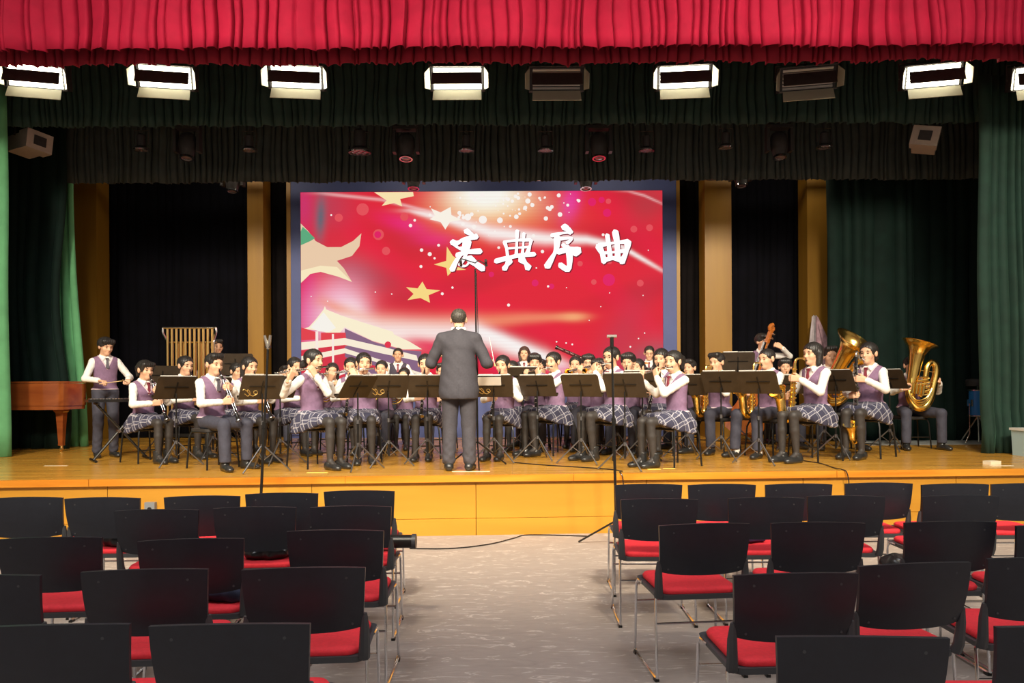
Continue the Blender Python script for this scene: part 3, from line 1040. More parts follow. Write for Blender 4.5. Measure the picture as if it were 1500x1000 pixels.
def moving_head(c, label, zt, sc=1.0):
    t = thing('moving_head_light', label, 'stage light', c, 0, 'moving head lights over the stage')
    MB().box((0, 0, zt - 0.12), (0.30 * sc, 0.24 * sc, 0.10)).build('base', M_HOUS, t, smooth=False)
    MB().tube([(0, 0, zt - 0.08), (0, 0, zt - 0.008)], 0.02, 8).build('clamp', M_STEEL, t)
    for s_ in (-1, 1):
        MB().box((s_ * 0.165 * sc, 0, 0.06 * sc), (0.045, 0.13 * sc, 0.34 * sc), taper=0.8).build('yoke_arm', M_HOUS, t, smooth=False)
    MB().box((0, 0, 0.235 * sc), (0.36 * sc, 0.15 * sc, 0.04)).build('yoke_bridge', M_HOUS, t, smooth=False)
    MB().tube([(0, 0, 0.23 * sc), (0, 0, zt - 0.1)], 0.06, 10).build('neck', M_HOUS, t)
    RX = Matrix.Rotation(math.radians(-9), 4, 'X')
    MB().lathe([(0.09 * sc, 0.15 * sc), (0.12 * sc, 0.10 * sc), (0.125 * sc, -0.02 * sc), (0.10 * sc, -0.12 * sc), (0.085 * sc, -0.2 * sc)], 18, RX).build('head', M_HOUS, t)
    MB().lathe([(0.095 * sc, -0.185 * sc), (0.095 * sc, -0.21 * sc), (0.075 * sc, -0.21 * sc), (0.075 * sc, -0.195 * sc)], 18, RX, cap=False).build('lens_ring', M_CHROME, t)
    MB().lathe([(0.075 * sc, -0.197 * sc), (0.04 * sc, -0.207 * sc), (0.002, -0.21 * sc)], 18, RX).build('lens', M_LENS, t)


def par_light(c, label, zt, sc=1.0):
    t = thing('par_light', label, 'stage light', c, 0, 'round par lights over the stage')
    RX = Matrix.Rotation(math.radians(4), 4, 'X')
    MB().lathe([(0.03 * sc, 0.19 * sc), (0.055 * sc, 0.17 * sc), (0.06 * sc, 0.02 * sc), (0.11 * sc, -0.015 * sc), (0.11 * sc, -0.035 * sc)], 16, RX).build('can', M_HOUS, t)
    MB().lathe([(0.112 * sc, -0.03 * sc), (0.112 * sc, -0.042 * sc), (0.09 * sc, -0.042 * sc)], 16, RX, cap=False).build('rim', M_CHROME, t)
    mb = MB()
    for q in range(7):
        r = 0.06 * sc if q else 0
        mb.lathe([(0.024 * sc, 0), (0.002, -0.008)], 8, RX @ Matrix.Translation((r * math.cos(q * PI / 3), r * math.sin(q * PI / 3), -0.037 * sc)))
    mb.build('lens_cluster', M_LENS, t)
    MB().tube([(-0.10 * sc, 0, 0.05), (-0.10 * sc, 0, 0.24), (0.10 * sc, 0, 0.24), (0.10 * sc, 0, 0.05)], 0.009, 6).build('yoke', M_DOOR, t)
    MB().box((0, 0, zt - 0.05), (0.24, 0.1, 0.07)).build('driver_box', M_HOUS, t, smooth=False)
    MB().tube([(0, 0, 0.24), (0, 0, zt - 0.008)], 0.012, 6).build('clamp', M_STEEL, t)


for Yb, pyb, items in ((10.5, 178, [(207, 216, 'p'), (275, 212, 'm'), (365, 217, 'p'), (527, 218, 'P'), (595, 213, 'm'), (683, 217, 'p'), (799, 217, 'p'), (877, 212, 'm'), (947, 217, 'p'), (1063, 213, 'p'), (1141, 211, 'm'), (1207, 213, 'p')]),
                       (12.1, 240, [(277, 262, 'p'), (341, 263, 'm'), (419, 261, 'p'), (540, 260, 'p'), (606, 259, 'm'), (680, 260, 'p'), (789, 259, 'p'), (858, 259, 'm'), (914, 258, 'p'), (1043, 259, 'p'), (1085, 255, 'm')])):
    row = 'between the two dark borders' if Yb < 11 else 'half hidden above the screen'
    zt = P(750, pyb, Yb).z + 0.12
    tag(MB().tube([(-9.0, Yb, zt + 0.02), (9.0, Yb, zt + 0.02)], 0.028, 10).build('lighting_bar', M_STEEL), 'steel lighting bar carrying the lamps ' + row, 'bar')
    cm = cp = 0
    ordn = ['first', 'second', 'third', 'fourth', 'fifth', 'sixth', 'seventh', 'eighth', 'ninth']
    for px, py, kd in items:
        c = P(px, py, Yb)
        if kd == 'm':
            moving_head(c, 'black moving head lamp %s, %s counted from the piano side' % (row, ordn[cm]), zt - c.z)
            cm += 1
        else:
            par_light(c, 'black round par lamp %s, %s counted from the piano side' % (row, ordn[cp]), zt - c.z, 1.45 if kd == 'P' else 1.0)
            cp += 1

# boxy wash lights at the two sides
M_BEIGE = mat('beige_casing', (0.46, 0.40, 0.34), 0.5, noise=0.05)
for px, py, yw, lab in ((42, 212, 1.05, 'beige boxy lamp hung by the pale green leg curtain'), (1355, 207, -0.5, 'beige boxy lamp hung by the bottle green leg curtain')):
    c = P(px, py, 10.35)
    t = thing('side_lamp', lab, 'stage light', c, yw)
    tl = Matrix.Rotation(math.radians(14 if px > 700 else 6), 3, 'Y')
    MB().box(tl @ Vector((0, -0.18, 0)), (0.34, 0.22, 0.26), tl).build('casing', M_BEIGE, t, smooth=False)
    MB().box(tl @ Vector((0, 0.08, 0)), (0.30, 0.34, 0.22), tl).build('rear_casing', M_BEIGE, t, smooth=False)
    MB().box(tl @ Vector((0, -0.295, 0)), (0.16, 0.012, 0.13), tl).build('window', M_HOUS, t, smooth=False)
    MB().tube([(-0.16, 0.05, 0.1), (-0.14, 0.05, 0.24), (0.14, 0.05, 0.24), (0.16, 0.05, 0.1)], 0.014, 6).build('yoke', M_HOUS, t)
    MB().tube([(0, 0.05, 0.24), (0, 0.05, 2.2)], 0.02, 8).build('hanger', M_HOUS, t)

# ================================================================== PEOPLE
M_SKIN = mat('skin', (0.72, 0.42, 0.27), 0.5, noise=0.05, nscale=12, spec=0.35)
M_SKIN2 = mat('skin_tan', (0.60, 0.33, 0.20), 0.5, noise=0.05, nscale=12, spec=0.35)
M_HAIR = mat('black_hair', (0.022, 0.019, 0.018), 0.42, noise=0.4, nscale=60, bump=0.3, bscale=90, spec=0.5)
M_HAIRB = mat('brown_hair', (0.06, 0.032, 0.025), 0.42, noise=0.4, nscale=60, bump=0.3, bscale=90)
M_HAIRG = mat('greying_hair', (0.060, 0.052, 0.042), 0.5, noise=0.4, nscale=60, bump=0.3, bscale=90)
M_EYE = mat('eye_dark', (0.03, 0.018, 0.014), 0.25)
M_LIP = mat('lip', (0.60, 0.25, 0.20), 0.5)
M_SHIRT = mat('white_shirt', (0.80, 0.78, 0.74), 0.75, bump=0.25, bscale=22)
M_VEST = mat('mauve_knit', (0.215, 0.125, 0.215), 0.85, noise=0.10, nscale=40, bump=0.25, bscale=140)
M_VESTD = mat('charcoal_knit', (0.06, 0.05, 0.075), 0.85, noise=0.10, nscale=40, bump=0.2, bscale=140)
M_TRIM = mat('pale_trim', (0.62, 0.50, 0.55), 0.8)
M_TIE = mat('maroon_tie', (0.22, 0.03, 0.05), 0.6)
M_TIED = mat('grey_tie', (0.10, 0.09, 0.11), 0.6)
M_TROUS = mat('slate_trousers', (0.046, 0.047, 0.070), 0.8, noise=0.12, nscale=30, bump=0.15, bscale=120)
M_TIGHTS = mat('black_tights', (0.036, 0.031, 0.029), 0.6, noise=0.15, nscale=40)
M_SHOE = mat('black_leather', (0.022, 0.022, 0.022), 0.28, noise=0.1, spec=0.6)
M_SUIT = mat('charcoal_suit', (0.050, 0.047, 0.058), 0.8, noise=0.10, nscale=50, bump=0.15, bscale=160)
M_SOCK = mat('sock', (0.60, 0.58, 0.55), 0.8)

# plaid skirt cloth
mp_ = bpy.data.materials.new('plaid_cloth')
mp_.use_nodes = True
nt = mp_.node_tree
b = nt.nodes['Principled BSDF']
b.inputs['Roughness'].default_value = 0.85
at = nt.nodes.new('ShaderNodeAttribute')
at.attribute_name = 'plaid'
sp = nt.nodes.new('ShaderNodeSeparateXYZ')
nt.links.new(at.outputs['Vector'], sp.inputs[0])


def mnode(op, a, bval):
    n = nt.nodes.new('ShaderNodeMath')
    n.operation = op
    nt.links.new(a, n.inputs[0])
    if bval is not None:
        if isinstance(bval, (int, float)):
            n.inputs[1].default_value = bval
        else:
            nt.links.new(bval, n.inputs[1])
    return n.outputs[0]


def lines(o, per, lo, hi):
    f = mnode('FRACT', mnode('DIVIDE', o, per), None)
    return mnode('MULTIPLY', mnode('GREATER_THAN', f, lo), mnode('LESS_THAN', f, hi))


def mixc(a, col, fac, amt):
    m = nt.nodes.new('ShaderNodeMix')
    m.data_type = 'RGBA'
    nt.links.new(mnode('MULTIPLY', fac, amt), m.inputs['Factor'])
    if isinstance(a, tuple):
        m.inputs['A'].default_value = a
    else:
        nt.links.new(a, m.inputs['A'])
    m.inputs['B'].default_value = col
    return m.outputs['Result']


PP = 0.125
u_, v_ = sp.outputs[0], sp.outputs[1]
c = mixc((0.035, 0.035, 0.068, 1), (0.085, 0.085, 0.135, 1), lines(u_, PP, 0.12, 0.42), 0.6)
c = mixc(c, (0.085, 0.085, 0.135, 1), lines(v_, PP, 0.12, 0.42), 0.6)
for q in (0.10, 0.42):
    c = mixc(c, (0.46, 0.45, 0.50, 1), lines(u_, PP, q, q + 0.065), 0.7)
    c = mixc(c, (0.46, 0.45, 0.50, 1), lines(v_, PP, q, q + 0.065), 0.7)
nt.links.new(c, b.inputs['Base Color'])
M_PLAID = mp_

# ---- heads (head frame: centre of the head, face towards +y)


def rotx(a):
    return np.array(Matrix.Rotation(a, 3, 'X'))


def head_np(fem):
    j = 0.92 if fem else 1.0
    pr = [ell((0, -0.012, 0.034), (0.073, 0.090, 0.076)), ell((0, 0.022, -0.034), (0.053 * j, 0.060, 0.074)), ell((0, 0.050, -0.080), (0.028 * j, 0.030, 0.026)),
          ell((0.033, 0.046, -0.022), (0.024, 0.028, 0.026)), ell((-0.033, 0.046, -0.022), (0.024, 0.028, 0.026)), ell((0, 0.066, 0.030), (0.048, 0.018, 0.022)),
          cone((0, -0.015, -0.05), (0, -0.035, -0.17), 0.047, 0.05), cone((0, 0.078, 0.004), (0, 0.086, -0.020), 0.005, 0.006), cone((0, 0.02, 0), (0, 0.1075, -0.024), 0.001, 0.001), ell((0.078, -0.008, 0), (0.010, 0.018, 0.028)), ell((-0.078, -0.008, 0), (0.010, 0.018, 0.028))]
    def post(F, X, Y, Z):
        def e(cx, cy, cz, r):
            return np.sqrt((X - cx) ** 2 + (Y - cy) ** 2 + (Z - cz) ** 2) - r
        def smin(a, b_, k):
            h_ = np.clip(0.5 + 0.5 * (b_ - a) / k, 0, 1)
            return b_ + (a - b_) * h_ - k * h_ * (1 - h_)
        for s_ in (-1, 1):                                   # eye sockets
            F = -smin(-F, e(s_ * 0.030, 0.094, 0.006, 0.017), 0.012)
        t = np.clip((0.012 - Z) / 0.040, 0, 1)               # nose ridge and tip
        F = smin(F, np.sqrt(X ** 2 + (Y - (0.078 + 0.015 * t)) ** 2 + (Z - (0.012 - 0.037 * t)) ** 2) - (0.0075 + 0.0038 * t), 0.008)
        for s_ in (-1, 1):
            F = smin(F, e(s_ * 0.009, 0.084, -0.029, 0.007), 0.006)
            # ears
            k0 = np.sqrt(((X - s_ * 0.074) / 0.010) ** 2 + ((Y + 0.008) / 0.019) ** 2 + ((Z + 0.002) / 0.031) ** 2)
            F = smin(F, (k0 - 1) * 0.011, 0.006)
        F = smin(F, np.sqrt((X * 0.55) ** 2 + (Y - 0.076) ** 2 + (Z + 0.050) ** 2) - 0.010, 0.008)    # mouth
        return F
    return sdf_mesh(pr, 0.006, 0.022, post)


def hand_np(curl):
    pr = []
    for x in (-0.026, -0.009, 0.009, 0.026):
        pr.append(cone((x * 0.7, 0.0, 0), (x, 0.082, 0.002 - abs(x) * 0.1), 0.015, 0.0125))
    pr.append(cone((0, -0.03, 0), (0, 0.01, 0), 0.024, 0.020, (1, 1, 1.25)))
    for x, l in ((0.028, 0.068), (0.0095, 0.078), (-0.0095, 0.073), (-0.027, 0.056)):
        p = Vector((x, 0.080, 0.0))
        a = 0.0
        for f, c_, r0, r1 in ((0.46, curl[0], 0.0095, 0.0088), (0.30, curl[1], 0.0088, 0.008), (0.24, curl[2], 0.008, 0.007)):
            a += c_
            q = p + Vector((x * 0.15, math.cos(a), -math.sin(a))).normalized() * (l * f)
            pr.append(cone(p, q, r0, r1))
            p = q
    t = [Vector((0.026, 0.018, -0.006)), Vector((0.050, 0.046, -0.018)), Vector((0.052, 0.070, -0.034)), Vector((0.044, 0.088, -0.046))]
    for a_, b_, r0, r1 in ((0, 1, 0.014, 0.011), (1, 2, 0.011, 0.0095), (2, 3, 0.0095, 0.008)):
        pr.append(cone(t[a_], t[b_], r0, r1))
    return sdf_mesh(pr, 0.0055, 0.006)


HEAD = {0: head_np(False), 1: head_np(True)}
HAND = {'grip': hand_np((0.6, 0.9, 0.6)), 'soft': hand_np((0.25, 0.45, 0.3))}


def hair_np(style):
    cap = [ell((0, -0.014, 0.040), (0.084, 0.102, 0.084))]
    k = 0.02
    nape, slope, fringe = -0.005, 0.45, 0.068
    if style == 'short':
        cap.append(cone((-0.04, 0.055, 0.095), (0.045, 0.06, 0.09), 0.030, 0.030))
    elif style == 'bowl':
        cap.append(cone((-0.045, 0.058, 0.078), (0.045, 0.058, 0.078), 0.034, 0.034))
        cap.append(ell((0, -0.02, 0.035), (0.090, 0.100, 0.085)))
        fringe = 0.045
    elif style == 'crop':
        cap = [ell((0, -0.014, 0.036), (0.079, 0.097, 0.082))]
    elif style in ('pony', 'ponylow', 'bun', 'back'):
        nape, slope = -0.03, 0.35
        if style == 'pony':
            cap += [cone((0, -0.105, 0.045), (0, -0.150, 0.03), 0.030, 0.036), cone((0, -0.150, 0.03), (0, -0.160, -0.12), 0.036, 0.016)]
        elif style == 'ponylow':
            cap += [cone((0, -0.095, -0.005), (0, -0.135, -0.03), 0.028, 0.034), cone((0, -0.135, -0.03), (0.01, -0.140, -0.17), 0.034, 0.016)]
        elif style == 'bun':
            cap.append(ell((0, -0.115, 0.03), (0.042, 0.036, 0.042)))
        nape = -0.02
    elif style == 'bob':
        nape, slope = -0.12, 0.0
        cap += [cone((sx * 0.070, -0.02, 0.01), (sx * 0.064, -0.008, -0.095), 0.032, 0.026) for sx in (-1, 1)]
        cap += [cone((0, -0.07, 0.0), (0, -0.075, -0.095), 0.055, 0.042)]
        fringe = 0.055
    elif style == 'long':
        nape, slope = -0.30, 0.0
        cap += [cone((sx * 0.066, -0.035, 0.01), (sx * 0.060, -0.050, -0.17), 0.030, 0.022) for sx in (-1, 1)]
        cap += [cone((0, -0.07, 0.0), (0, -0.085, -0.20), 0.052, 0.034)]
    elif style == 'bangs':
        nape, slope = -0.03, 0.35
        cap += [cone((-0.05, 0.060, 0.07), (0.05, 0.060, 0.07), 0.030, 0.030), cone((0.068, 0.045, 0.05), (0.070, 0.040, -0.03), 0.016, 0.007), cone((-0.068, 0.045, 0.05), (-0.070, 0.040, -0.03), 0.016, 0.007),
                cone((0, -0.10, 0.05), (0, -0.140, 0.02), 0.030, 0.034), cone((0, -0.140, 0.02), (0, -0.150, -0.08), 0.034, 0.018)]
        fringe = 0.042
    def post(F, X, Y, Z):
        # clear the face, keep the hairline
        k0 = np.sqrt((X / 0.070) ** 2 + ((Y - 0.078) / 0.066) ** 2 + ((Z + 0.02) / (fringe + 0.02)) ** 2)
        F = np.maximum(F, (1 - k0) * 0.05)
        F = np.maximum(F, (nape + slope * Y) - Z)
        # strand furrows
        a = np.arctan2(X, Y + 0.02)
        return F + 0.0022 * np.sin(a * 26 + Z * 40)
    return sdf_mesh(cap, 0.0072, k, post)


HAIRME = {}


def hair_mesh(style, m):
    key = (style, m.name)
    if key not in HAIRME:
        V_, Q_ = hair_np(style)
        HAIRME[key] = np_mesh('hair', V_, Q_, m)
    return HAIRME[key]


EYE_ME = MB().lathe([(0.0005, -0.0045), (0.006, -0.003), (0.0085, 0), (0.006, 0.003), (0.0005, 0.0045)], 8).mesh('eye', M_EYE)
BROW_ME = MB().tube([(-0.014, 0, -0.001), (0, 0.003, 0.002), (0.013, 0, 0)], [0.0015, 0.0028, 0.0012], 6).mesh('eyebrow', M_HAIR)
MOUTH_ME = MB().tube([(-0.015, -0.004, 0), (-0.006, 0.001, 0.001), (0, 0.001, 0), (0.006, 0.001, 0.001), (0.015, -0.004, 0)], [0.001, 0.0032, 0.0036, 0.0032, 0.001], 6).mesh('lips', M_LIP)
GL = MB()
for s_ in (-1, 1):
    GL.tube([(s_ * 0.031 + 0.021 * math.cos(a * PI / 6), 0, 0.016 * math.sin(a * PI / 6)) for a in range(12)], 0.0016, 5, closed=True)
    GL.tube([(s_ * 0.052, 0, 0.004), (s_ * 0.072, -0.02, 0.004), (s_ * 0.076, -0.10, 0.0)], 0.0014, 5)
GL.tube([(-0.010, 0, 0.003), (0, 0.003, 0.005), (0.010, 0, 0.003)], 0.0014, 5)
GLASS_ME = GL.mesh('glasses', mat('spectacle_frame', (0.04, 0.04, 0.045), 0.3))


def shoe_np(kind):
    pr = [ell((0, 0.125, 0.028), (0.043, 0.062, 0.034)), cone((0, -0.035, 0.04), (0, 0.10, 0.032), 0.040, 0.040), ell((0, -0.05, 0.035), (0.036, 0.034, 0.04)), cone((0, -0.02, 0.05), (0, -0.015, 0.10), 0.042, 0.044)]
    top = 0.085
    if kind == 'boot':
        pr.append(cone((0, -0.015, 0.08), (0, -0.02, 0.17), 0.047, 0.050))
        top = 0.165
    elif kind == 'chunky':
        pr.append(ell((0, 0.05, 0.02), (0.052, 0.13, 0.03)))
        top = 0.105
    def post(F, X, Y, Z):
        F = np.maximum(F, -Z)
        return np.maximum(F, Z - top)
    return sdf_mesh(pr, 0.009, 0.02, post)


SHOE_ME = {}
for kd in ('boot', 'loafer', 'chunky'):
    V_, Q_ = shoe_np(kd)
    SHOE_ME[kd] = np_mesh('shoe', V_, Q_, M_SHOE)
SOCK_ME = MB().lathe([(0.046, 0.05), (0.046, 0.09), (0.043, 0.15)], 12, Matrix.Translation((0, -0.018, 0))).mesh('sock', M_SOCK)


# ---- skeletons
def nv(v):
    return Vector(v).normalized()


def ik(S, W, l1, l2, pole):
    S, W = Vector(S), Vector(W)
    d = W - S
    L_ = d.length
    mx = (l1 + l2) * 0.995
    if L_ > mx:
        W = S + d.normalized() * mx
        d = W - S
        L_ = mx
    a = (l1 * l1 - l2 * l2 + L_ * L_) / (2 * L_)
    h_ = math.sqrt(max(l1 * l1 - a * a, 1e-5))
    u = d.normalized()
    p = Vector(pole)
    p = (p - u * p.dot(u)).normalized()
    return S + u * a + p * h_, W


CM, CD = Vector((0, 0.130, 1.092)), nv((0, 0.54, -0.84))        # clarinet line
FM, FD = Vector((-0.10, 0.140, 1.100)), nv((0.98, 0.06, -0.12))  # flute line
TM, TD = Vector((0, 0.130, 1.095)), nv((0, 0.99, -0.10))        # trumpet line
# pose: right hand (point, finger dir, palm dir), left hand, head yaw, head pitch, hand shape
POSES = {
    'clarinet': ((CM + CD * 0.40, (-0.8, 0.45, 0.1), (-0.45, -0.8, 0)), (CM + CD * 0.22, (0.8, 0.45, 0.1), (0.45, -0.8, 0)), 0, -0.08, 'grip'),
    'flute': ((FM + FD * 0.47, (-0.35, 0.35, 0.85), (0, -0.9, 0.2)), (FM + FD * 0.24, (0.45, -0.15, 0.85), (0.1, -0.95, 0)), 0.15, -0.02, 'grip'),
    'trumpet': ((TM + TD * 0.27 + Vector((0, 0, 0.02)), (-0.5, 0.55, 0.65), (-0.85, 0, -0.2)), (TM + TD * 0.22, (0.5, 0.5, 0.7), (0.9, -0.1, 0)), 0, 0.0, 'grip'),
    'sax': ((Vector((0.065, 0.30, 0.76)), (-0.75, 0.55, 0.1), (-0.5, -0.8, 0)), (Vector((0.03, 0.27, 0.94)), (0.8, 0.5, 0.1), (0.5, -0.8, 0)), -0.05, -0.08, 'grip'),
    'tenor': ((Vector((0.11, 0.26, 0.70)), (-0.75, 0.55, 0.1), (-0.5, -0.8, 0)), (Vector((0.05, 0.30, 0.90)), (0.8, 0.5, 0.1), (0.5, -0.8, 0)), -0.05, -0.02, 'grip'),
    'bassclarinet': ((Vector((0.0, 0.33, 0.70)), (-0.75, 0.55, 0.1), (-0.5, -0.8, 0)), (Vector((0.0, 0.33, 0.88)), (0.8, 0.5, 0.1), (0.5, -0.8, 0)), 0, 0.0, 'grip'),
    'tuba': ((Vector((0.16, 0.40, 0.86)), (-0.75, 0.5, 0.2), (-0.5, -0.8, 0)), (Vector((-0.22, 0.34, 0.95)), (0.35, 0.8, 0.3), (0.9, -0.3, 0)), 0, 0, 'grip'),
    'horn': ((Vector((0.20, 0.20, 0.78)), (0.1, 0.8, -0.3), (-0.9, 0, 0)), (Vector((-0.02, 0.30, 0.98)), (0.6, 0.5, 0.5), (0.6, -0.6, 0)), -0.1, -0.05, 'grip'),
    'stick': ((Vector((0.10, 0.34, 0.655)), (-0.35, 0.9, -0.1), (0.1, 0, -1)), (Vector((-0.20, 0.32, 0.665)), (0.35, 0.9, -0.1), (-0.1, 0, -1)), 0.1, -0.22, 'grip'),
    'idle': ((Vector((0.10, 0.22, 0.56)), (-0.6, 0.7, -0.3), (0, 0, -1)), (Vector((-0.10, 0.22, 0.56)), (0.6, 0.7, -0.3), (0, 0, -1)), 0, 0, 'soft'),
    'bass': ((Vector((0.24, 0.34, 0.62)), (-0.3, 0.6, -0.6), (-0.9, 0, -0.2)), (Vector((-0.12, 0.21, 1.10)), (0.85, -0.1, 0.45), (0.4, -0.9, 0)), 0.2, -0.05, 'grip'),
    'conduct': ((Vector((0.30, 0.33, 0.735)), (0.05, 0.75, 0.45), (-0.2, 0, -1)), (Vector((-0.235, 0.36, 0.79)), (0.3, 0.8, 0.5), (0.6, 0, -0.8)), 0, 0, 'soft'),
}
POLES = {'flute': ((0.75, -0.1, -0.6), (-0.2, 0.5, -0.8)), 'conduct': ((0.42, -0.45, -0.9), (-0.42, -0.45, -0.9)), 'bass': ((0.6, -0.2, -0.8), (-0.9, 0.1, -0.3))}
BODY = {}


def build_figure(pose, fem, stand, suit, hi, legs, vest_m, hyaw):
    """all meshes of one posed figure in its own frame (facing +y, floor at z=0)"""
    key = (pose, fem, stand, suit, hi, legs, vest_m.name, round(hyaw, 2))
    if key in BODY:
        return BODY[key]
    dz = 0.37 if stand else 0.0
    up = Vector((0, 0, dz))
    hR, hL, hy, hp, shape = POSES[pose]
    h = 0.0125 if hi else 0.0165
    wsh = 0.136 if fem else 0.150
    if suit:
        wsh = 0.168
    arms = {}
    for s_, (pt, fd, pn) in ((1, hR), (-1, hL)):
        fd, pn = nv(fd), nv(pn)
        pn = (pn - fd * pn.dot(fd)).normalized()
        W = pt + up - fd * 0.085 - pn * 0.028
        S = Vector((s_ * wsh, -0.005, 0.955 if not suit else 0.965)) + up
        pole = POLES.get(pose, ((0.7, -0.25, -0.75), (-0.7, -0.25, -0.75)))[0 if s_ > 0 else 1]
        E_, W = ik(S, W, 0.27, 0.245, pole)
        arms[s_] = (S, E_, W, fd, pn)
    # legs
    lg = {}
    for s_ in (-1, 1):
        if stand:
            K = Vector((s_ * 0.095, 0.02, 0.48))
            lg[s_] = (Vector((s_ * 0.085, 0, 0.90)), K, Vector((s_ * 0.105, -0.02, 0.09)), 0.15 * -s_)
        else:
            spread = {'together': 0.075, 'apart': 0.14, 'wide': 0.23}[legs]
            fo = 0.02 * s_ + (0.0 if legs == 'together' else 0.03)
            lg[s_] = (Vector((s_ * 0.085, 0.0, 0.515)), Vector((s_ * spread, 0.42, 0.50)), Vector((s_ * spread * 1.05, 0.40 + fo, 0.09)), -s_ * (0.05 if legs == 'together' else 0.25))
    torso = [ell((0, -0.008, 0.90 + dz), (0.148, 0.098, 0.14)), cone((0, -0.012, 0.60 + dz), (0, -0.008, 0.86 + dz), 0.128, 0.138, (1, 1.42, 1)), ell((0, -0.02, 0.555 + dz), (0.158, 0.118, 0.09))]
    if fem:
        torso = [ell((0, -0.008, 0.90 + dz), (0.138, 0.092, 0.14)), cone((0, -0.012, 0.62 + dz), (0, -0.008, 0.84 + dz), 0.118, 0.126, (1, 1.42, 1)), ell((0, -0.02, 0.555 + dz), (0.160, 0.120, 0.09)), ell((0, 0.055, 0.885 + dz), (0.10, 0.05, 0.055))]
    shl = [cone((0, -0.012, 0.985 + dz), (q_ * wsh, -0.008, 0.955 + dz), 0.060, 0.048) for q_ in (-1, 1)] + [cone((0, -0.015, 0.96 + dz), (0, -0.008, 1.03 + dz), 0.080, 0.052)]
    neck = [cone((0, -0.015, 1.0 + dz), (0, 0.012, 1.10 + dz), 0.056, 0.053)]
    HM = Matrix.Translation((0, 0.034, 1.160 + dz)) @ Matrix.Rotation(hy + hyaw, 4, 'Z') @ Matrix.Rotation(hp, 4, 'X') @ Matrix.Scale(1.0 if suit else 1.10, 4)
    # continuous body
    pr = list(torso) + shl + neck
    for s_ in (-1, 1):
        S, E_, W, fd, pn = arms[s_]
        pr += [cone(S, E_, 0.042, 0.034), cone(E_, W, 0.034, 0.024)]
        H_, K, A, tw = lg[s_]
        pr += [cone(H_, K, 0.070, 0.050), cone(K, K + (A - K) * 0.40, 0.046, 0.044), cone(K + (A - K) * 0.40, A, 0.044, 0.030), cone(A, A + Vector((0, 0.05, -0.055)), 0.028, 0.022)]
    parts = [sdf_mesh(pr, h, 0.03, None, -0.010)]
    HV, HQ = HEAD[1 if fem else 0]
    parts.append((xf(HM, HV), HQ))
    for s_ in (-1, 1):
        S, E_, W, fd, pn = arms[s_]
        z = -pn
        y = fd
        x = y.cross(z)
        hv, hq = HAND[shape]
        thumb = 1 if s_ < 0 else -1       # thumb side
        hv = hv.copy()
        hv[:, 0] *= thumb
        q = hq if thumb > 0 else hq[:, ::-1]
        Mx = Matrix.Translation(W) @ Matrix((x, y, z)).transposed().to_4x4()
        parts.append((xf(Mx, hv), q))
    V_, Q_ = join_np(parts)
    out = {'body': np_mesh('person', V_, Q_, M_SKIN), 'HM': HM, 'lg': lg, 'parts': []}
    add = out['parts'].append
    # sleeves with a little crumple
    slv = []
    for s_ in (-1, 1):
        S, E_, W, fd, pn = arms[s_]
        r = (0.051, 0.044, 0.036) if not suit else (0.064, 0.058, 0.049)
        slv += [cone(S, E_, r[0], r[1]), cone(E_, E_ + (W - E_) * 0.82, r[1], r[2])]
        if not suit:
            c0 = E_ + (W - E_) * 0.80
            slv += [cone(c0, E_ + (W - E_) * 0.93, 0.035, 0.031)]
    wr = (lambda F, X, Y, Z: F + 0.003 * np.sin(X * 95 + Z * 60) * np.sin(Y * 80 - Z * 45)) if hi else None
    col_ = [cone((0, -0.058, 1.045 + dz), (s_ * 0.056, -0.012, 1.045 + dz), 0.016, 0.017) for s_ in (-1, 1)] + \
           [cone((s_ * 0.056, -0.012, 1.045 + dz), (s_ * 0.016, 0.062, 1.010 + dz), 0.017, 0.015) for s_ in (-1, 1)] + \
           [cone((s_ * 0.024, 0.062, 1.012 + dz), (s_ * 0.048, 0.082, 0.975 + dz), 0.016, 0.009) for s_ in (-1, 1)]
    if suit:
        jk = torso[:1] + [cone((0, -0.012, 0.44 + dz), (0, -0.008, 0.86 + dz), 0.206, 0.160, (1, 1.18, 1)), ell((0, -0.015, 0.90 + dz), (0.185, 0.118, 0.15))] + \
             [cone((0, -0.012, 0.995 + dz), (q_ * wsh * 0.97, -0.012, 0.968 + dz), 0.070, 0.064) for q_ in (-1, 1)] + [cone((0, -0.018, 0.97 + dz), (0, -0.02, 1.035 + dz), 0.10, 0.064)]
        def pj(F, X, Y, Z):
            F = F + 0.003 * np.sin(Z * 48 + X * 30) * np.sin(X * 22 + 1)
            F = F + 0.010 * np.exp(-(X / 0.006) ** 2) * (Y < 0) * (Z < 0.66 + dz) + 0.003 * np.exp(-(X / 0.006) ** 2) * (Y < 0)
            return np.maximum(F, (0.355 + dz) - Z)
        V_, Q_ = sdf_mesh(jk + slv, h * 0.9, 0.025, pj)
        add(('suit_jacket', np_mesh('suit_jacket', V_, Q_, M_SUIT), None))
        V_, Q_ = sdf_mesh(col_[:4], 0.008, 0.01, None, 0.004)
        add(('shirt_collar', np_mesh('shirt_collar', xf(Matrix.Translation((0, -0.004, 0.018)), V_), Q_, M_SHIRT), None))
    else:
        V_, Q_ = sdf_mesh(slv + torso[:2] + shl[:2] + col_, h * 0.92, 0.016, lambda F, X, Y, Z: np.maximum(wr(F, X, Y, Z) if wr else F, (0.60 + dz) - Z * 1.0 - 10 * (np.abs(X) > 0.17)))
        add(('shirt', np_mesh('shirt', V_, Q_, M_SHIRT), None))
        zV = 0.855 + dz
        vs_ = [cone((0, -0.012, 0.985 + dz), (q_ * wsh * 0.72, -0.008, 0.963 + dz), 0.058, 0.050) for q_ in (-1, 1)]
        bot = (0.565 if not fem else 0.60) + dz
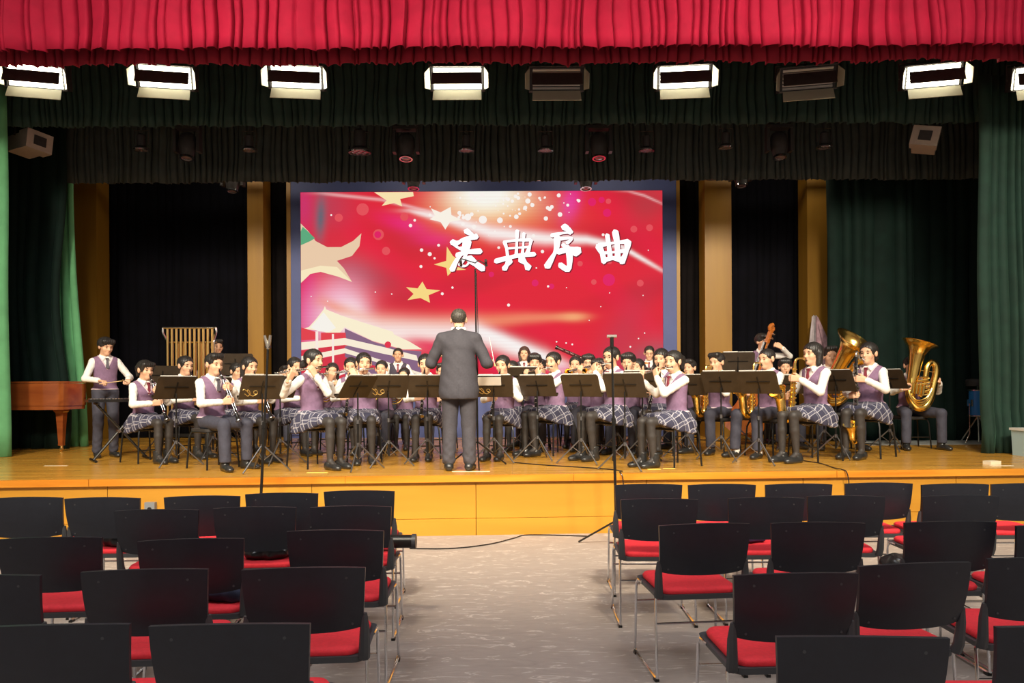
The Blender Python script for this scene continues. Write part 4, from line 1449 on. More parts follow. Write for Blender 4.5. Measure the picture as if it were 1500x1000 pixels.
        def vcut(X, Y, Z):
            return np.maximum((np.abs(X) - (Z - zV) * 0.52) * 0.88, -(Y + 0.01))
        def pv(F, X, Y, Z):
            F = np.maximum(F, -vcut(X, Y, Z))
            F = np.maximum(F, -(np.sqrt(X ** 2 + (Y + 0.01) ** 2) - 0.07 - 0 * Z) + 10 * (Z < 1.0 + dz))if False else F
            if hi:
                F = F + 0.003 * np.sin(Z * 55 + X * 25) * np.exp(-((Z - 0.68 - dz) / 0.1) ** 2)
            return np.maximum(F, bot - Z)
        V_, Q_ = sdf_mesh(torso + vs_, h * 0.92, 0.02, pv, 0.014)
        add(('vest', np_mesh('vest', V_, Q_, vest_m), None))
        def ptr(F, X, Y, Z):
            a = np.maximum(F, np.abs(vcut(X, Y, Z)) - 0.0085)
            return np.maximum(a, (zV - 0.02) - Z)
        if hi:
            V_, Q_ = sdf_mesh(torso + vs_, 0.0095, 0.02, ptr, 0.0185)
            add(('neck_trim', np_mesh('neck_trim', V_, Q_, M_TRIM), None))
            V_, Q_ = sdf_mesh(torso[1:], 0.0095, 0.02, lambda F, X, Y, Z: np.maximum(F, np.abs(Z - bot - 0.010) - 0.0095), 0.0185)
            add(('hem_band', np_mesh('hem_band', V_, Q_, M_TRIM), None))
        tb = MB()
        tb.box((0, 0.098, 0.990 + dz), (0.030, 0.022, 0.028), Matrix.Rotation(-0.35, 3, 'X'), taper=1.25)
        tb.box((0, 0.112, 0.925 + dz), (0.042, 0.012, 0.12), Matrix.Rotation(0.10, 3, 'X'), taper=0.5)
        add(('tie', tb.mesh('tie', M_TIE if (fem or not hi) else M_TIED, smooth=False), None))
    # below the waist
    if fem and not stand:
        tg = []
        for s_ in (-1, 1):
            H_, K, A, tw = lg[s_]
            tg += [cone(H_, K, 0.076, 0.054), cone(K, K + (A - K) * 0.38, 0.050, 0.049), cone(K + (A - K) * 0.38, A, 0.049, 0.031), cone(A, A + Vector((0, 0.10, -0.05)), 0.031, 0.028)]
        V_, Q_ = sdf_mesh(tg, h * 0.9, 0.012)
        add(('tights', np_mesh('tights', V_, Q_, M_TIGHTS), None))
        sk = [ell((0, -0.02, 0.56), (0.172, 0.135, 0.085)), cone((-0.09, 0.0, 0.525), (-0.085, 0.32, 0.510), 0.096, 0.080), cone((0.09, 0.0, 0.525), (0.085, 0.32, 0.510), 0.096, 0.080),
              cone((0, 0.0, 0.54), (0, 0.32, 0.53), 0.080, 0.062)]
        for s_ in (-1, 1):
            sk += [cone((s_ * 0.160, -0.08, 0.49), (s_ * 0.150, 0.26, 0.48), 0.040, 0.030), cone((s_ * 0.185, -0.11, 0.38), (s_ * 0.168, 0.14, 0.42), 0.024, 0.018), cone((s_ * 0.175, -0.10, 0.44), (s_ * 0.160, 0.20, 0.45), 0.026, 0.020)]
        sk.append(cone((-0.14, -0.14, 0.47), (0.14, -0.14, 0.47), 0.035, 0.035))
        def psk(F, X, Y, Z):
            drop = np.maximum(0.50 - Z, 0)
            F = F + 0.006 * np.sin(62 * (np.abs(X) + Y * 0.9 + drop * 0.25))* np.clip(np.abs(X) * 6, 0.25, 1)
            F = np.maximum(F, Y - 0.365 + 0.05 * np.abs(X))
            return np.maximum(F, (0.335 + 0.36 * np.maximum(Y + 0.05, 0)) - Z)
        V_, Q_ = sdf_mesh(sk, h * 0.85, 0.045, psk)
        me_ = np_mesh('skirt', V_, Q_, M_PLAID)
        sg = np.sign(V_[:, 0])
        dr = np.maximum(0.56 - V_[:, 2], 0)
        pu = V_[:, 0] + sg * dr * 0.9
        pv_ = V_[:, 1] + 0.25 * np.abs(V_[:, 0])
        cth, sth = math.cos(0.35), math.sin(0.35)
        a_ = me_.attributes.new('plaid', 'FLOAT_VECTOR', 'POINT')
        a_.data.foreach_set('vector', np.stack([pu * cth + pv_ * sth + 2, -pu * sth + pv_ * cth + 2, np.zeros(len(pu))], 1).astype(np.float32).ravel())
        add(('skirt', me_, None))
    else:
        tr = [ell((0, -0.015, 0.545 + dz), (0.165, 0.125, 0.085))]
        for s_ in (-1, 1):
            H_, K, A, tw = lg[s_]
            wd = 1.12 if suit else 1.0
            tr += [cone(H_, K, 0.088 * wd, 0.068 * wd), cone(K, A + Vector((0, 0, 0.02)), 0.066 * wd, 0.060 * wd)]
        cut = 0.060 if stand else 0.095
        def ptr2(F, X, Y, Z):
            F = F + 0.0022 * np.sin(Z * 38 + Y * 50) * np.sin(X * 40 + Y * 33)
            if stand:
                F = F + 0.006 * np.sin(Z * 70) * np.clip((0.35 - Z) * 5, 0, 1) * np.sin(X * 60)
            return np.maximum(F, cut - Z)
        V_, Q_ = sdf_mesh(tr, h, 0.02, ptr2)
        add(('trousers', np_mesh('trousers', V_, Q_, M_SUIT if suit else M_TROUS), None))
    BODY[key] = out
    return out


PEOPLE = {}


def person(pid, px, ytop, Y, phi, pose, fem, hair, label, stand=False, hi=True, legs=None, vest=None, shoe='loafer', hairm=None, glasses=False, hyaw=0.0, suit=False, skin2=False, s=None, sock=False, clip=False):
    H = 1.292 + (0.37 if stand else 0.0)
    t = P(px, ytop, Y)
    s = s or (t.z - STAGE) / H
    fig = build_figure(pose, fem, stand, suit, hi, legs or ('together' if fem else 'apart'), vest or M_VEST, hyaw)
    a = math.radians(phi) + PI
    me_ = fig['body']
    root = link('person', me_, None)
    if skin2:
        root.material_slots[0].link = 'OBJECT'
        root.material_slots[0].material = M_SKIN2
    fwd = Vector((math.sin(math.radians(phi)), -math.cos(math.radians(phi)), 0))
    hp_ = fwd * (0.034 * s)
    loc = Vector((t.x - hp_.x, Y - hp_.y, STAGE))
    root.location = loc
    root.rotation_euler = (0, 0, a)
    root.scale = (s, s, s)
    tag(root, label, 'person')
    for nm, m_, _ in fig['parts']:
        link(nm, m_, root)
    HM = fig['HM']
    hm = hairm or M_HAIR
    hr = link('hair', hair_mesh(hair, hm), root, M=HM)
    for s_ in (-1, 1):
        link('eye', EYE_ME, root, M=HM @ Matrix.Translation((s_ * 0.030, 0.0785, 0.004)) @ Matrix.Diagonal((1.35, 0.55, 0.85, 1)))
        if hi:
            link('eyebrow', BROW_ME, root, M=HM @ Matrix.Translation((s_ * 0.031, 0.083, 0.026)))
    link('lips', MOUTH_ME, root, M=HM @ Matrix.Translation((0, 0.0865, -0.052)))
    if glasses:
        link('glasses', GLASS_ME, root, M=HM @ Matrix.Translation((0, 0.093, 0.006)))
    if clip:
        MB().box((0, 0, 0), (0.03, 0.012, 0.02)).build('hair_tie', M_SHIRT, root, smooth=False).matrix_local = HM @ Matrix.Translation((0, -0.115, 0.075))
    for s_ in (-1, 1):
        H_, K, A, tw = fig['lg'][s_]
        Mx = Matrix.Translation((A.x, A.y, 0.0)) @ Matrix.Rotation(tw, 4, 'Z')
        link('shoe', SHOE_ME[shoe], root, M=Mx)
        if sock or not fem:
            so = link('sock', SOCK_ME, root, M=Mx)
            if not sock:
                so.material_slots[0].link = 'OBJECT'
                so.material_slots[0].material = M_TIGHTS
    PEOPLE[pid] = dict(o=root, loc=loc, rot=a, s=s, fwd=fwd, phi=phi, Y=Y, label=label)
    return root

person('drumkid', 155, 494, 9.6, 42, 'stick', False, 'bowl', 'standing boy in mauve vest playing bells beside the green curtain', stand=True, hyaw=0.15)
person('cl1', 213, 527, 9.0, 58, 'clarinet', True, 'bangs', 'girl with wispy bangs and black boots playing clarinet nearest the grand piano', shoe='boot')
person('cl2', 272, 521, 9.6, 55, 'clarinet', True, 'back', 'girl with sleek black hair playing clarinet in front of the tubular bells', shoe='boot')
person('cl3', 314, 517, 8.3, 55, 'clarinet', False, 'short', 'boy in grey trousers playing clarinet at the front of the clarinets', shoe='boot')
person('cl4', 366, 522, 9.05, 52, 'clarinet', True, 'long', 'long-haired girl playing clarinet behind the gold-lettered music stand')
person('fl1', 460, 511, 8.35, 50, 'flute', True, 'ponylow', 'girl with low ponytail playing flute at the stage edge, clarinet side', hyaw=0.1)
person('fl2', 533, 516, 8.95, 12, 'flute', True, 'back', 'smiling girl with pulled-back hair playing flute beside the ponytailed flutist', hyaw=0.0)
person('ob1', 623, 518, 9.3, 0, 'clarinet', True, 'bun', 'girl with knees together seated just beside the conductor, flute side')
person('ob2', 736, 520, 9.3, -18, 'clarinet', True, 'back', 'girl seated behind the conductor\'s paper-topped music stand')
person('tenorboy', 783, 517, 10.55, 0, 'clarinet', False, 'bowl', 'boy with a thick straight fringe behind the wide music stands', legs='together')
person('fl3', 810, 515, 9.7, -55, 'flute', True, 'back', 'girl with pulled-back hair in profile, playing flute beside the fringed boy', hyaw=0.15)
person('fl4', 895, 507, 9.1, -55, 'flute', True, 'back', 'bespectacled girl in wide plaid skirt beside the tall microphone stand', glasses=True, shoe='boot', hyaw=0.1)
person('fl5', 986, 513, 8.3, -62, 'flute', True, 'pony', 'girl with high ponytail and boots playing flute at the stage edge', shoe='boot', clip=True, hyaw=0.1)
person('sax1', 1050, 516, 9.9, -48, 'sax', False, 'short', 'boy holding an alto saxophone before the wooden column')
person('sax2', 1123, 510, 9.35, -55, 'sax', False, 'crop', 'crop-haired boy with saxophone sitting in front of the double bass player', sock=True)
person('sax3', 1190, 501, 8.75, -62, 'tenor', True, 'bob', 'girl with bobbed hair playing tenor saxophone in chunky shoes', shoe='chunky')
person('bcl', 1272, 501, 9.15, -50, 'bassclarinet', True, 'ponylow', 'girl with ponytail playing bass clarinet next to the tuba')
person('tuba', 1334, 522, 10.45, -5, 'tuba', False, 'short', 'player hidden behind the big upright tuba', legs='wide', shoe='boot')
# rear ranks
R = dict(hi=False)
person('bells', 318, 497, 12.35, 40, 'idle', False, 'short', 'player mostly hidden behind the tubular bells', stand=True, **R)
person('cl5', 347, 531, 10.4, 50, 'clarinet', True, 'back', 'player hidden behind the long-haired clarinet girl', **R)
person('hn1', 418, 535, 11.4, 40, 'trumpet', False, 'short', 'round-faced boy peering over a stand behind the microphone stand', skin2=True, **R)
person('hn2', 432, 523, 10.0, 45, 'clarinet', True, 'ponylow', 'girl half hidden behind the ponytailed flutist', **R)
person('hn3', 487, 531, 10.7, 20, 'horn', True, 'long', 'dark-haired girl playing horn seen past the flutist\'s hands', **R)
person('hn4', 514, 523, 10.1, 4, 'clarinet', True, 'back', 'girl looking over the shoulder of the smiling flutist', **R)
person('hn5', 559, 527, 10.35, 5, 'horn', False, 'crop', 'short-haired boy with eyes just above the music stand', legs='together', **R)
person('perc1', 583, 509, 11.6, 5, 'idle', False, 'crop', 'boy in charcoal vest standing behind the horns', stand=True, vest=M_VESTD, skin2=True, **R)
person('hn6', 592, 538, 10.8, 0, 'horn', True, 'back', 'small girl with horn, only her forehead above the stands', **R)
person('tr0', 648, 531, 10.5, 0, 'clarinet', False, 'short', 'player almost covered by the conductor\'s elbow', **R)
person('tr1', 750, 528, 10.6, -20, 'clarinet', True, 'long', 'girl tucked behind the one by the conductor\'s stand', **R)
person('perc2', 768, 507, 11.95, -5, 'idle', False, 'bob', 'brown-haired student in charcoal vest standing before the screen', stand=True, vest=M_VESTD, hairm=M_HAIRB, **R)
person('tr2', 793, 526, 11.35, -30, 'trumpet', False, 'short', 'player whose dark hair shows between the fringed boy and the profile girl', **R)
person('tr3', 843, 521, 11.1, -12, 'trumpet', True, 'back', 'round-faced girl playing trumpet under the raised bassoon', **R)
person('tr4', 862, 518, 10.5, -10, 'trumpet', False, 'bowl', 'boy with black-rimmed glasses playing trumpet', glasses=True, **R)
person('tr5', 877, 524, 9.9, -25, 'trumpet', True, 'bangs', 'fringed girl with trumpet next to the bespectacled boy', **R)
person('tb1', 920, 516, 10.05, -22, 'clarinet', False, 'bowl', 'boy with a bowl cut playing behind the tall microphone stand', **R)
person('tb2', 934, 525, 10.8, -35, 'trumpet', True, 'long', 'long-haired girl between the bowl-cut boy and the snare drum', **R)
person('bn', 876, 531, 11.85, -50, 'clarinet', False, 'short', 'bassoon player hidden behind the two boys with trumpets', **R)
person('perc3', 951, 506, 11.6, -15, 'stick', False, 'crop', 'boy in glasses standing at the snare drum', stand=True, glasses=True, vest=M_VESTD, **R)
person('fl6', 968, 510, 9.6, -30, 'clarinet', True, 'bob', 'girl with bobbed hair half hidden by the high-ponytailed flutist', **R)
person('tb3', 1010, 526, 10.7, -40, 'trumpet', False, 'short', 'player with brass bell raised behind the ponytail', **R)
person('dbass', 1117, 488, 11.35, 8, 'bass', False, 'bowl', 'student standing with the double bass by the black backdrop', stand=True, **R)
person('eup', 1150, 524, 10.75, -10, 'horn', False, 'bowl', 'boy peering over a stand beside the bobbed tenor player', **R)
person('tuba2', 1216, 507, 10.55, -6, 'tuba', False, 'short', 'player holding the tuba with a forward-tipped bell', legs='wide', **R)
person('conductor', 672, 450, 7.98, 180, 'conduct', False, 'crop', 'conductor in charcoal suit, back to the hall, arms raised', stand=True, suit=True, hairm=M_HAIRG)
for k_, v in PEOPLE.items():
    if not 0.92 < v['s'] < 1.09:
        print('SCALE', k_, round(v['s'], 3))

# ================================================================== STOOLS, MUSIC STANDS
M_BLACKM = mat('black_steel', (0.018, 0.017, 0.016), 0.32, metal=0.4)
M_SEAT = mat('stool_seat_black', (0.03, 0.028, 0.028), 0.5, noise=0.1)
M_DESK = mat('stand_desk_black', (0.040, 0.028, 0.018), 0.42, noise=0.2, nscale=8)
M_PAPER = mat('sheet_music_paper', (0.82, 0.80, 0.74), 0.7)
M_SILVER = mat('silver_plate', (0.80, 0.79, 0.76), 0.2, metal=1.0)
M_GOLD = mat('brass_lacquer', (1.0, 0.70, 0.20), 0.22, metal=1.0)
M_BRASS2 = mat('brass_tube', (0.95, 0.66, 0.26), 0.30, metal=1.0)
M_EBON = mat('ebony_black', (0.012, 0.011, 0.011), 0.25, spec=0.6)
M_GOLDINK = mat('gold_lettering', (0.62, 0.42, 0.14), 0.4, metal=0.5)

STOOL = {}


def rrect(w_, d_, r, n=5):
    o = []
    for cx, cy, a0 in ((w_ / 2 - r, d_ / 2 - r, 0), (-w_ / 2 + r, d_ / 2 - r, 90), (-w_ / 2 + r, -d_ / 2 + r, 180), (w_ / 2 - r, -d_ / 2 + r, 270)):
        for k in range(n):
            a = math.radians(a0 + 90 * k / (n - 1))
            o.append((cx + r * math.cos(a), cy + r * math.sin(a)))
    return o


STOOL['seat'] = MB().prism(rrect(0.37, 0.36, 0.07), lambda u, v, s: Vector((u, v, 0.418 + 0.03 * s))).mesh('seat', M_SEAT, sharp=0.5)
STOOL['seat_rail'] = MB().tube([(u, v, 0.412) for u, v in rrect(0.36, 0.35, 0.07)], 0.011, 6, closed=True).mesh('seat_rail', M_BLACKM)
STOOL['leg'] = [MB().tube([(sx * 0.13, sy * 0.13, 0.415), (sx * 0.165, sy * 0.16, 0.40), (sx * 0.18, sy * 0.175, 0.35), (sx * 0.20, sy * 0.195, 0.0)], 0.0105, 7).mesh('leg', M_BLACKM) for sx in (-1, 1) for sy in (-1, 1)]
STOOL['stretcher'] = MB().tube([(-0.19, 0.186, 0.16), (0.19, 0.186, 0.16)], 0.007, 6).mesh('stretcher', M_BLACKM)


def stool(pid, txt):
    p = PEOPLE[pid]
    t = thing('stool', 'black tubular steel stool under ' + txt, 'stool', p['loc'], p['rot'], 'stools of the band')
    t.scale = (p['s'],) * 3
    for nm in ('seat', 'seat_rail', 'stretcher'):
        link(nm, STOOL[nm], t)
    for l in STOOL['leg']:
        link('leg', l, t)


SHORT = {
    'cl1': 'the clarinet girl nearest the piano', 'cl2': 'the clarinet girl before the bells', 'cl3': 'the clarinet boy', 'cl4': 'the long-haired clarinet girl', 'fl1': 'the flutist with the low ponytail',
    'fl2': 'the smiling flutist', 'ob1': 'the girl beside the conductor, flute side', 'ob2': 'the girl behind the paper-topped stand', 'tenorboy': 'the boy with the thick fringe', 'fl3': 'the profile flutist beside the fringed boy',
    'fl4': 'the bespectacled girl in plaid', 'fl5': 'the flutist with the high ponytail', 'sax1': 'the alto saxophone boy by the column', 'sax2': 'the crop-haired saxophone boy', 'sax3': 'the bob-haired tenor saxophonist',
    'bcl': 'the bass clarinet girl', 'tuba': 'the hidden tuba player', 'cl5': 'the player behind the long-haired girl', 'hn1': 'the round-faced boy by the microphone', 'hn2': 'the girl behind the low ponytail', 'hn3': 'the dark-haired horn girl',
    'hn4': 'the girl behind the smiling flutist', 'hn5': 'the short-haired horn boy', 'hn6': 'the small horn girl', 'tr0': 'the player behind the conductor\'s elbow', 'tr1': 'the girl tucked behind the paper-topped stand', 'tr2': 'the dark-haired player behind the fringe',
    'tr3': 'the round-faced trumpet girl', 'tr4': 'the trumpet boy in glasses', 'tr5': 'the fringed trumpet girl', 'tb1': 'the bowl-cut boy', 'tb2': 'the girl by the snare drum', 'bn': 'the bassoon player', 'fl6': 'the girl behind the high ponytail',
    'tb3': 'the brass player behind the ponytail', 'eup': 'the boy beside the tenor saxophonist', 'tuba2': 'the player with the tipped tuba', 'drumkid': 'the standing boy at the bells', 'dbass': 'the double bass player', 'bells': 'the tubular bells player', 'perc1': 'the boy standing behind the horns', 'perc3': 'the snare drummer'}
for pid in SHORT:
    if pid not in ('drumkid', 'dbass', 'bells', 'perc1', 'perc3'):
        stool(pid, SHORT[pid])

# --- music stands
ST = {}
dn = MB()
dn.prism([(-0.25, -0.15), (0.25, -0.15), (0.25, 0.14), (0.23, 0.165), (-0.23, 0.165), (-0.25, 0.14)], lambda u, v, s: Vector((u, 0.004 * (1 - 2 * s) * -1, v)))
ST['desk'] = dn.mesh('desk', M_DESK, smooth=False)
ST['rib'] = MB().box((0, 0.010, 0.02), (0.30, 0.006, 0.012)).box((0, 0.010, -0.02), (0.014, 0.006, 0.22)).mesh('desk_bracket', M_BLACKM, smooth=False)
ST['ledge'] = MB().box((0, -0.03, -0.152), (0.50, 0.06, 0.006)).box((0, -0.058, -0.143), (0.50, 0.004, 0.022)).mesh('ledge', M_DESK, smooth=False)
ST['paper'] = MB().box((-0.112, -0.012, 0.012), (0.215, 0.006, 0.315)).mesh('sheet_music', M_PAPER, smooth=False)
ST['paper2'] = MB().box((0.112, -0.012, 0.018), (0.215, 0.006, 0.315)).mesh('sheet_music', M_PAPER, smooth=False)
ST['lower_tube'] = MB().tube([(0, 0, 0.12), (0, 0, 0.52)], 0.012, 8).mesh('lower_tube', M_BLACKM)
ST['upper_tube'] = MB().tube([(0, 0, 0.5), (0, 0, 0.86)], 0.0085, 8).mesh('upper_tube', M_BLACKM)
ST['collar'] = MB().tube([(0, 0, 0.50), (0, 0, 0.545)], 0.019, 8).mesh('collar', M_STEEL)
ST['hub'] = MB().tube([(0, 0, 0.255), (0, 0, 0.295)], 0.02, 8).mesh('hub', M_STEEL)


def stand_leg(a):
    c_, s_ = math.cos(a), math.sin(a)
    return MB().tube([(c_ * 0.018, s_ * 0.018, 0.275), (c_ * 0.29, s_ * 0.29, 0.010)], 0.0085, 6).tube([(c_ * 0.10, s_ * 0.10, 0.195), (c_ * 0.012, s_ * 0.012, 0.125)], 0.0045, 5).mesh('leg', M_STEEL)


ST['leg'] = [stand_leg(a) for a in (0.5, 0.5 + 2 * PI / 3, 0.5 + 4 * PI / 3)]
gl = MB()
for pts_ in ([(-0.05, -0.02), (-0.075, 0.0), (-0.06, 0.035), (-0.03, 0.03), (-0.035, 0.0), (-0.06, -0.01), (-0.03, -0.035), (0.0, -0.02)], [(0.0, -0.03), (0.02, 0.03), (0.045, 0.05), (0.04, 0.02), (0.015, -0.01), (0.03, -0.035), (0.07, -0.005)], [(0.05, 0.03), (0.085, 0.055), (0.10, 0.045)]):
    gl.tube(bez([(x, 0.0065, z) for x, z in pts_], 24), 0.0045, 5)
ST['gold'] = gl.mesh('gold_lettering', M_GOLDINK)


def music_stand(label, x, y, rot, hz=0.835, tilt=30, sc=0.92, gold=False, paper=2, chrome_legs=True, mirror=1):
    t = thing('music_stand', label, 'music stand', (x, y, STAGE), rot, 'music stands of the band')
    k = hz / 0.86
    for nm in ('lower_tube', 'upper_tube', 'collar', 'hub'):
        o = link(nm, ST[nm], t)
        if nm == 'upper_tube':
            o.location = (0, 0, hz - 0.86)
    for l in ST['leg']:
        link('leg', l, t)
    D = Matrix.Translation((0, 0, hz + 0.06)) @ Matrix.Rotation(math.radians(-tilt), 4, 'X') @ Matrix.Scale(sc, 4)
    d = link('desk', ST['desk'], t, M=D)
    link('desk_bracket', ST['rib'], d)
    link('ledge', ST['ledge'], d)
    if gold:
        link('gold_lettering', ST['gold'], d, M=Matrix.Translation((0.12 * mirror, 0, -0.07)))
    if paper:
        link('sheet_music', ST['paper'], t, M=D)
        if paper > 1:
            link('sheet_music', ST['paper2'], t, M=D)
    return t, d


def stand_for(pid, txt=None, dist=0.74, side=0.0, dphi=0.0, at=None, **kw):
    p = PEOPLE[pid]
    if at:
        q = P(at[0], 560, at[1])
        return music_stand('black music stand in front of ' + SHORT[pid], q.x, q.y, math.radians(at[2]) + PI, **kw)
    r = Vector((-p['fwd'].y, p['fwd'].x, 0)) * -1
    q = p['loc'] + p['fwd'] * dist * p['s'] + r * side
    return music_stand('black music stand in front of ' + (txt or SHORT[pid]), q.x, q.y, p['rot'] + dphi, **kw)


stand_for('cl1', at=(258, 8.5, 48))
stand_for('cl3', gold=True, at=(384, 7.9, 38))
stand_for('fl1', at=(524, 8.0, 58), tilt=36)
stand_for('fl2', gold=True, at=(569, 8.35, 26))
stand_for('ob1', at=(626, 8.65, 0))
pt_, pd_ = stand_for('ob2', gold=True, at=(723, 8.7, -4))
MB().box((0.05, 0.012, 0.085), (0.30, 0.004, 0.12)).box((0.05, 0.0, 0.168), (0.30, 0.03, 0.005)).build('paper_flap', M_PAPER, pd_, smooth=False)
stand_for('fl3', at=(787, 9.0, -24))
stand_for('tenorboy', at=(766, 10.03, 0), hz=0.96)
stand_for('fl4', at=(851, 8.55, -26))
stand_for('fl5', at=(915, 7.9, -32))
stand_for('fl6', at=(941, 8.95, -20), hz=0.88)
stand_for('sax1', at=(1006, 9.25, -35))
stand_for('sax2', at=(1056, 8.9, -38), hz=0.87)
stand_for('sax3', at=(1111, 8.4, -42), hz=0.86)
stand_for('bcl', at=(1224, 8.98, -50), hz=0.88)
stand_for('tuba', at=(1303, 9.95, -62), hz=0.9)
stand_for('cl2', dist=0.62)
stand_for('cl4', dist=0.66)
stand_for('hn1', dist=0.78)
stand_for('hn5', dist=0.66)
stand_for('tb1', dist=0.62)
stand_for('tb3', dist=0.62)
stand_for('eup', dist=0.66)
stand_for('tuba2', dist=0.66, side=0.3)
q = P(345, 532, 11.2)
music_stand('broad black stand with its desk turned to the hall, by the tubular bells', q.x, q.y, PI + 0.15, hz=1.18, tilt=12, sc=1.05, paper=0)
q = P(238, 545, 10.4)
music_stand('black stand with upright desk between the bells boy and the clarinets', q.x, q.y, PI + 0.6, hz=1.0, tilt=14, paper=0)
q = P(1081, 530, 10.6)
music_stand('black stand raised high in front of ' + SHORT['dbass'], q.x, q.y, PI - 0.25, hz=1.16, tilt=18)

# ================================================================== INSTRUMENTS
INSTME = {}


def inst(pid, name, label, cat, parts, group=None, M=None):
    """parts: list of (name, mesh); placed in the player's own frame"""
    p = PEOPLE[pid]
    t = thing(name, label, cat, p['loc'], p['rot'], group)
    t.scale = (p['s'],) * 3
    # keep the origin of the thing at the instrument
    for nm, me_ in parts:
        link(nm, me_, t, M=M)
    return t


def clarinet_parts():
    if 'cl' in INSTME:
        return INSTME['cl']
    a, d = CM, CD
    def at(t, off=(0, 0, 0)):
        return a + d * t + Vector(off)
    body = MB().tube([at(0.06), at(0.12), at(0.40), at(0.56)], [0.0125, 0.014, 0.0145, 0.0155], 10)
    bell = MB().tube([at(0.55), at(0.60), at(0.635), at(0.655)], [0.0165, 0.019, 0.026, 0.034], 14)
    mp = MB().tube([at(-0.025), at(0.02), at(0.065)], [0.004, 0.011, 0.012], 8)
    rings = []
    for t in (0.066, 0.125, 0.33, 0.55, 0.652):
        rr = 0.036 if t > 0.6 else 0.0175
        rings.append(('silver_ring', MB().tube([at(t), at(t + 0.009)], rr, 12).mesh('silver_ring', M_SILVER)))
    key = MB()
    o = Vector((0, 0.84, 0.54)) * 0.0175
    for s_ in (-1, 1):
        key.tube([at(0.14, o * 0.7 + Vector((s_ * 0.013, 0, 0))), at(0.52, o * 0.7 + Vector((s_ * 0.014, 0, 0)))], 0.0032, 5)
    for t in (0.16, 0.20, 0.24, 0.36, 0.40, 0.44, 0.49):
        key.tube([at(t, o * 0.8), at(t, o * 1.2)], 0.009, 8)
    for t, s_ in ((0.30, 1), (0.47, -1), (0.51, 1), (0.27, -1)):
        key.tube([at(t, o * 0.5 + Vector((s_ * 0.014, 0, 0))), at(t + 0.035, o * 0.7 + Vector((s_ * 0.02, 0, 0)))], 0.006, 6)
    INSTME['cl'] = [('joint', body.mesh('joint', M_EBON)), ('bell', bell.mesh('bell', M_EBON)), ('mouthpiece', mp.mesh('mouthpiece', M_EBON)), ('keywork', key.mesh('keywork', M_SILVER))] + rings
    return INSTME['cl']


def flute_parts():
    if 'fl' in INSTME:
        return INSTME['fl']
    a, d = FM, FD
    at = lambda t, off=(0, 0, 0): a + d * t + Vector(off)
    tube = MB().tube([at(0), at(0.68)], 0.0105, 10)
    cap = MB().tube([at(-0.014), at(0.004)], 0.012, 10)
    lip = MB().tube([at(0.085, (0, 0.004, 0.006)), at(0.12, (0, 0.004, 0.008)), at(0.15, (0, 0.004, 0.006))], [0.009, 0.015, 0.009], 8)
    key = MB()
    for k in range(13):
        t = 0.25 + k * 0.030
        key.tube([at(t, (0, 0.004, 0.008)), at(t, (0, 0.006, 0.016))], 0.0095, 8)
    key.tube([at(0.24, (0, 0.013, 0.006)), at(0.66, (0, 0.013, 0.006))], 0.003, 5)
    INSTME['fl'] = [('body_tube', tube.mesh('body_tube', M_SILVER)), ('crown', cap.mesh('crown', M_SILVER)), ('lip_plate', lip.mesh('lip_plate', M_SILVER)), ('keywork', key.mesh('keywork', M_SILVER))]
    return INSTME['fl']


def trumpet_parts():
    if 'tr' in INSTME:
        return INSTME['tr']
    at = lambda t, x=0, z=0: TM + TD * t + Vector((x, 0, z))
    lead = MB().tube([at(0.03), at(0.10), at(0.36), at(0.41, 0, -0.03), at(0.36, 0, -0.07), at(0.24, 0, -0.075)], 0.006, 8)
    mpc = MB().tube([at(0.0), at(0.012), at(0.03), at(0.08)], [0.013, 0.011, 0.005, 0.005], 10)
    bell = MB().tube([at(0.20, 0.02, -0.07), at(0.14, 0.02, -0.065), at(0.11, 0.02, -0.03), at(0.14, 0.02, 0.0), at(0.30, 0.02, 0.0), at(0.42, 0.02, 0), at(0.48, 0.02, 0), at(0.515, 0.02, 0), at(0.525, 0.02, 0)], [0.006, 0.006, 0.0065, 0.007, 0.009, 0.015, 0.026, 0.046, 0.058], 14, cap=False)
    out = [('leadpipe', lead.mesh('leadpipe', M_GOLD)), ('mouthpiece', mpc.mesh('mouthpiece', M_SILVER)), ('bell', bell.mesh('bell', M_GOLD))]
    for k in range(3):
        v = MB().tube([at(0.23 + k * 0.03, 0.01, -0.11), at(0.23 + k * 0.03, 0.01, 0.03)], 0.0125, 10).tube([at(0.23 + k * 0.03, 0.01, 0.03), at(0.23 + k * 0.03, 0.01, 0.055)], 0.006, 8)
        out.append(('valve', v.mesh('valve', M_GOLD)))
    INSTME['tr'] = out
    return out


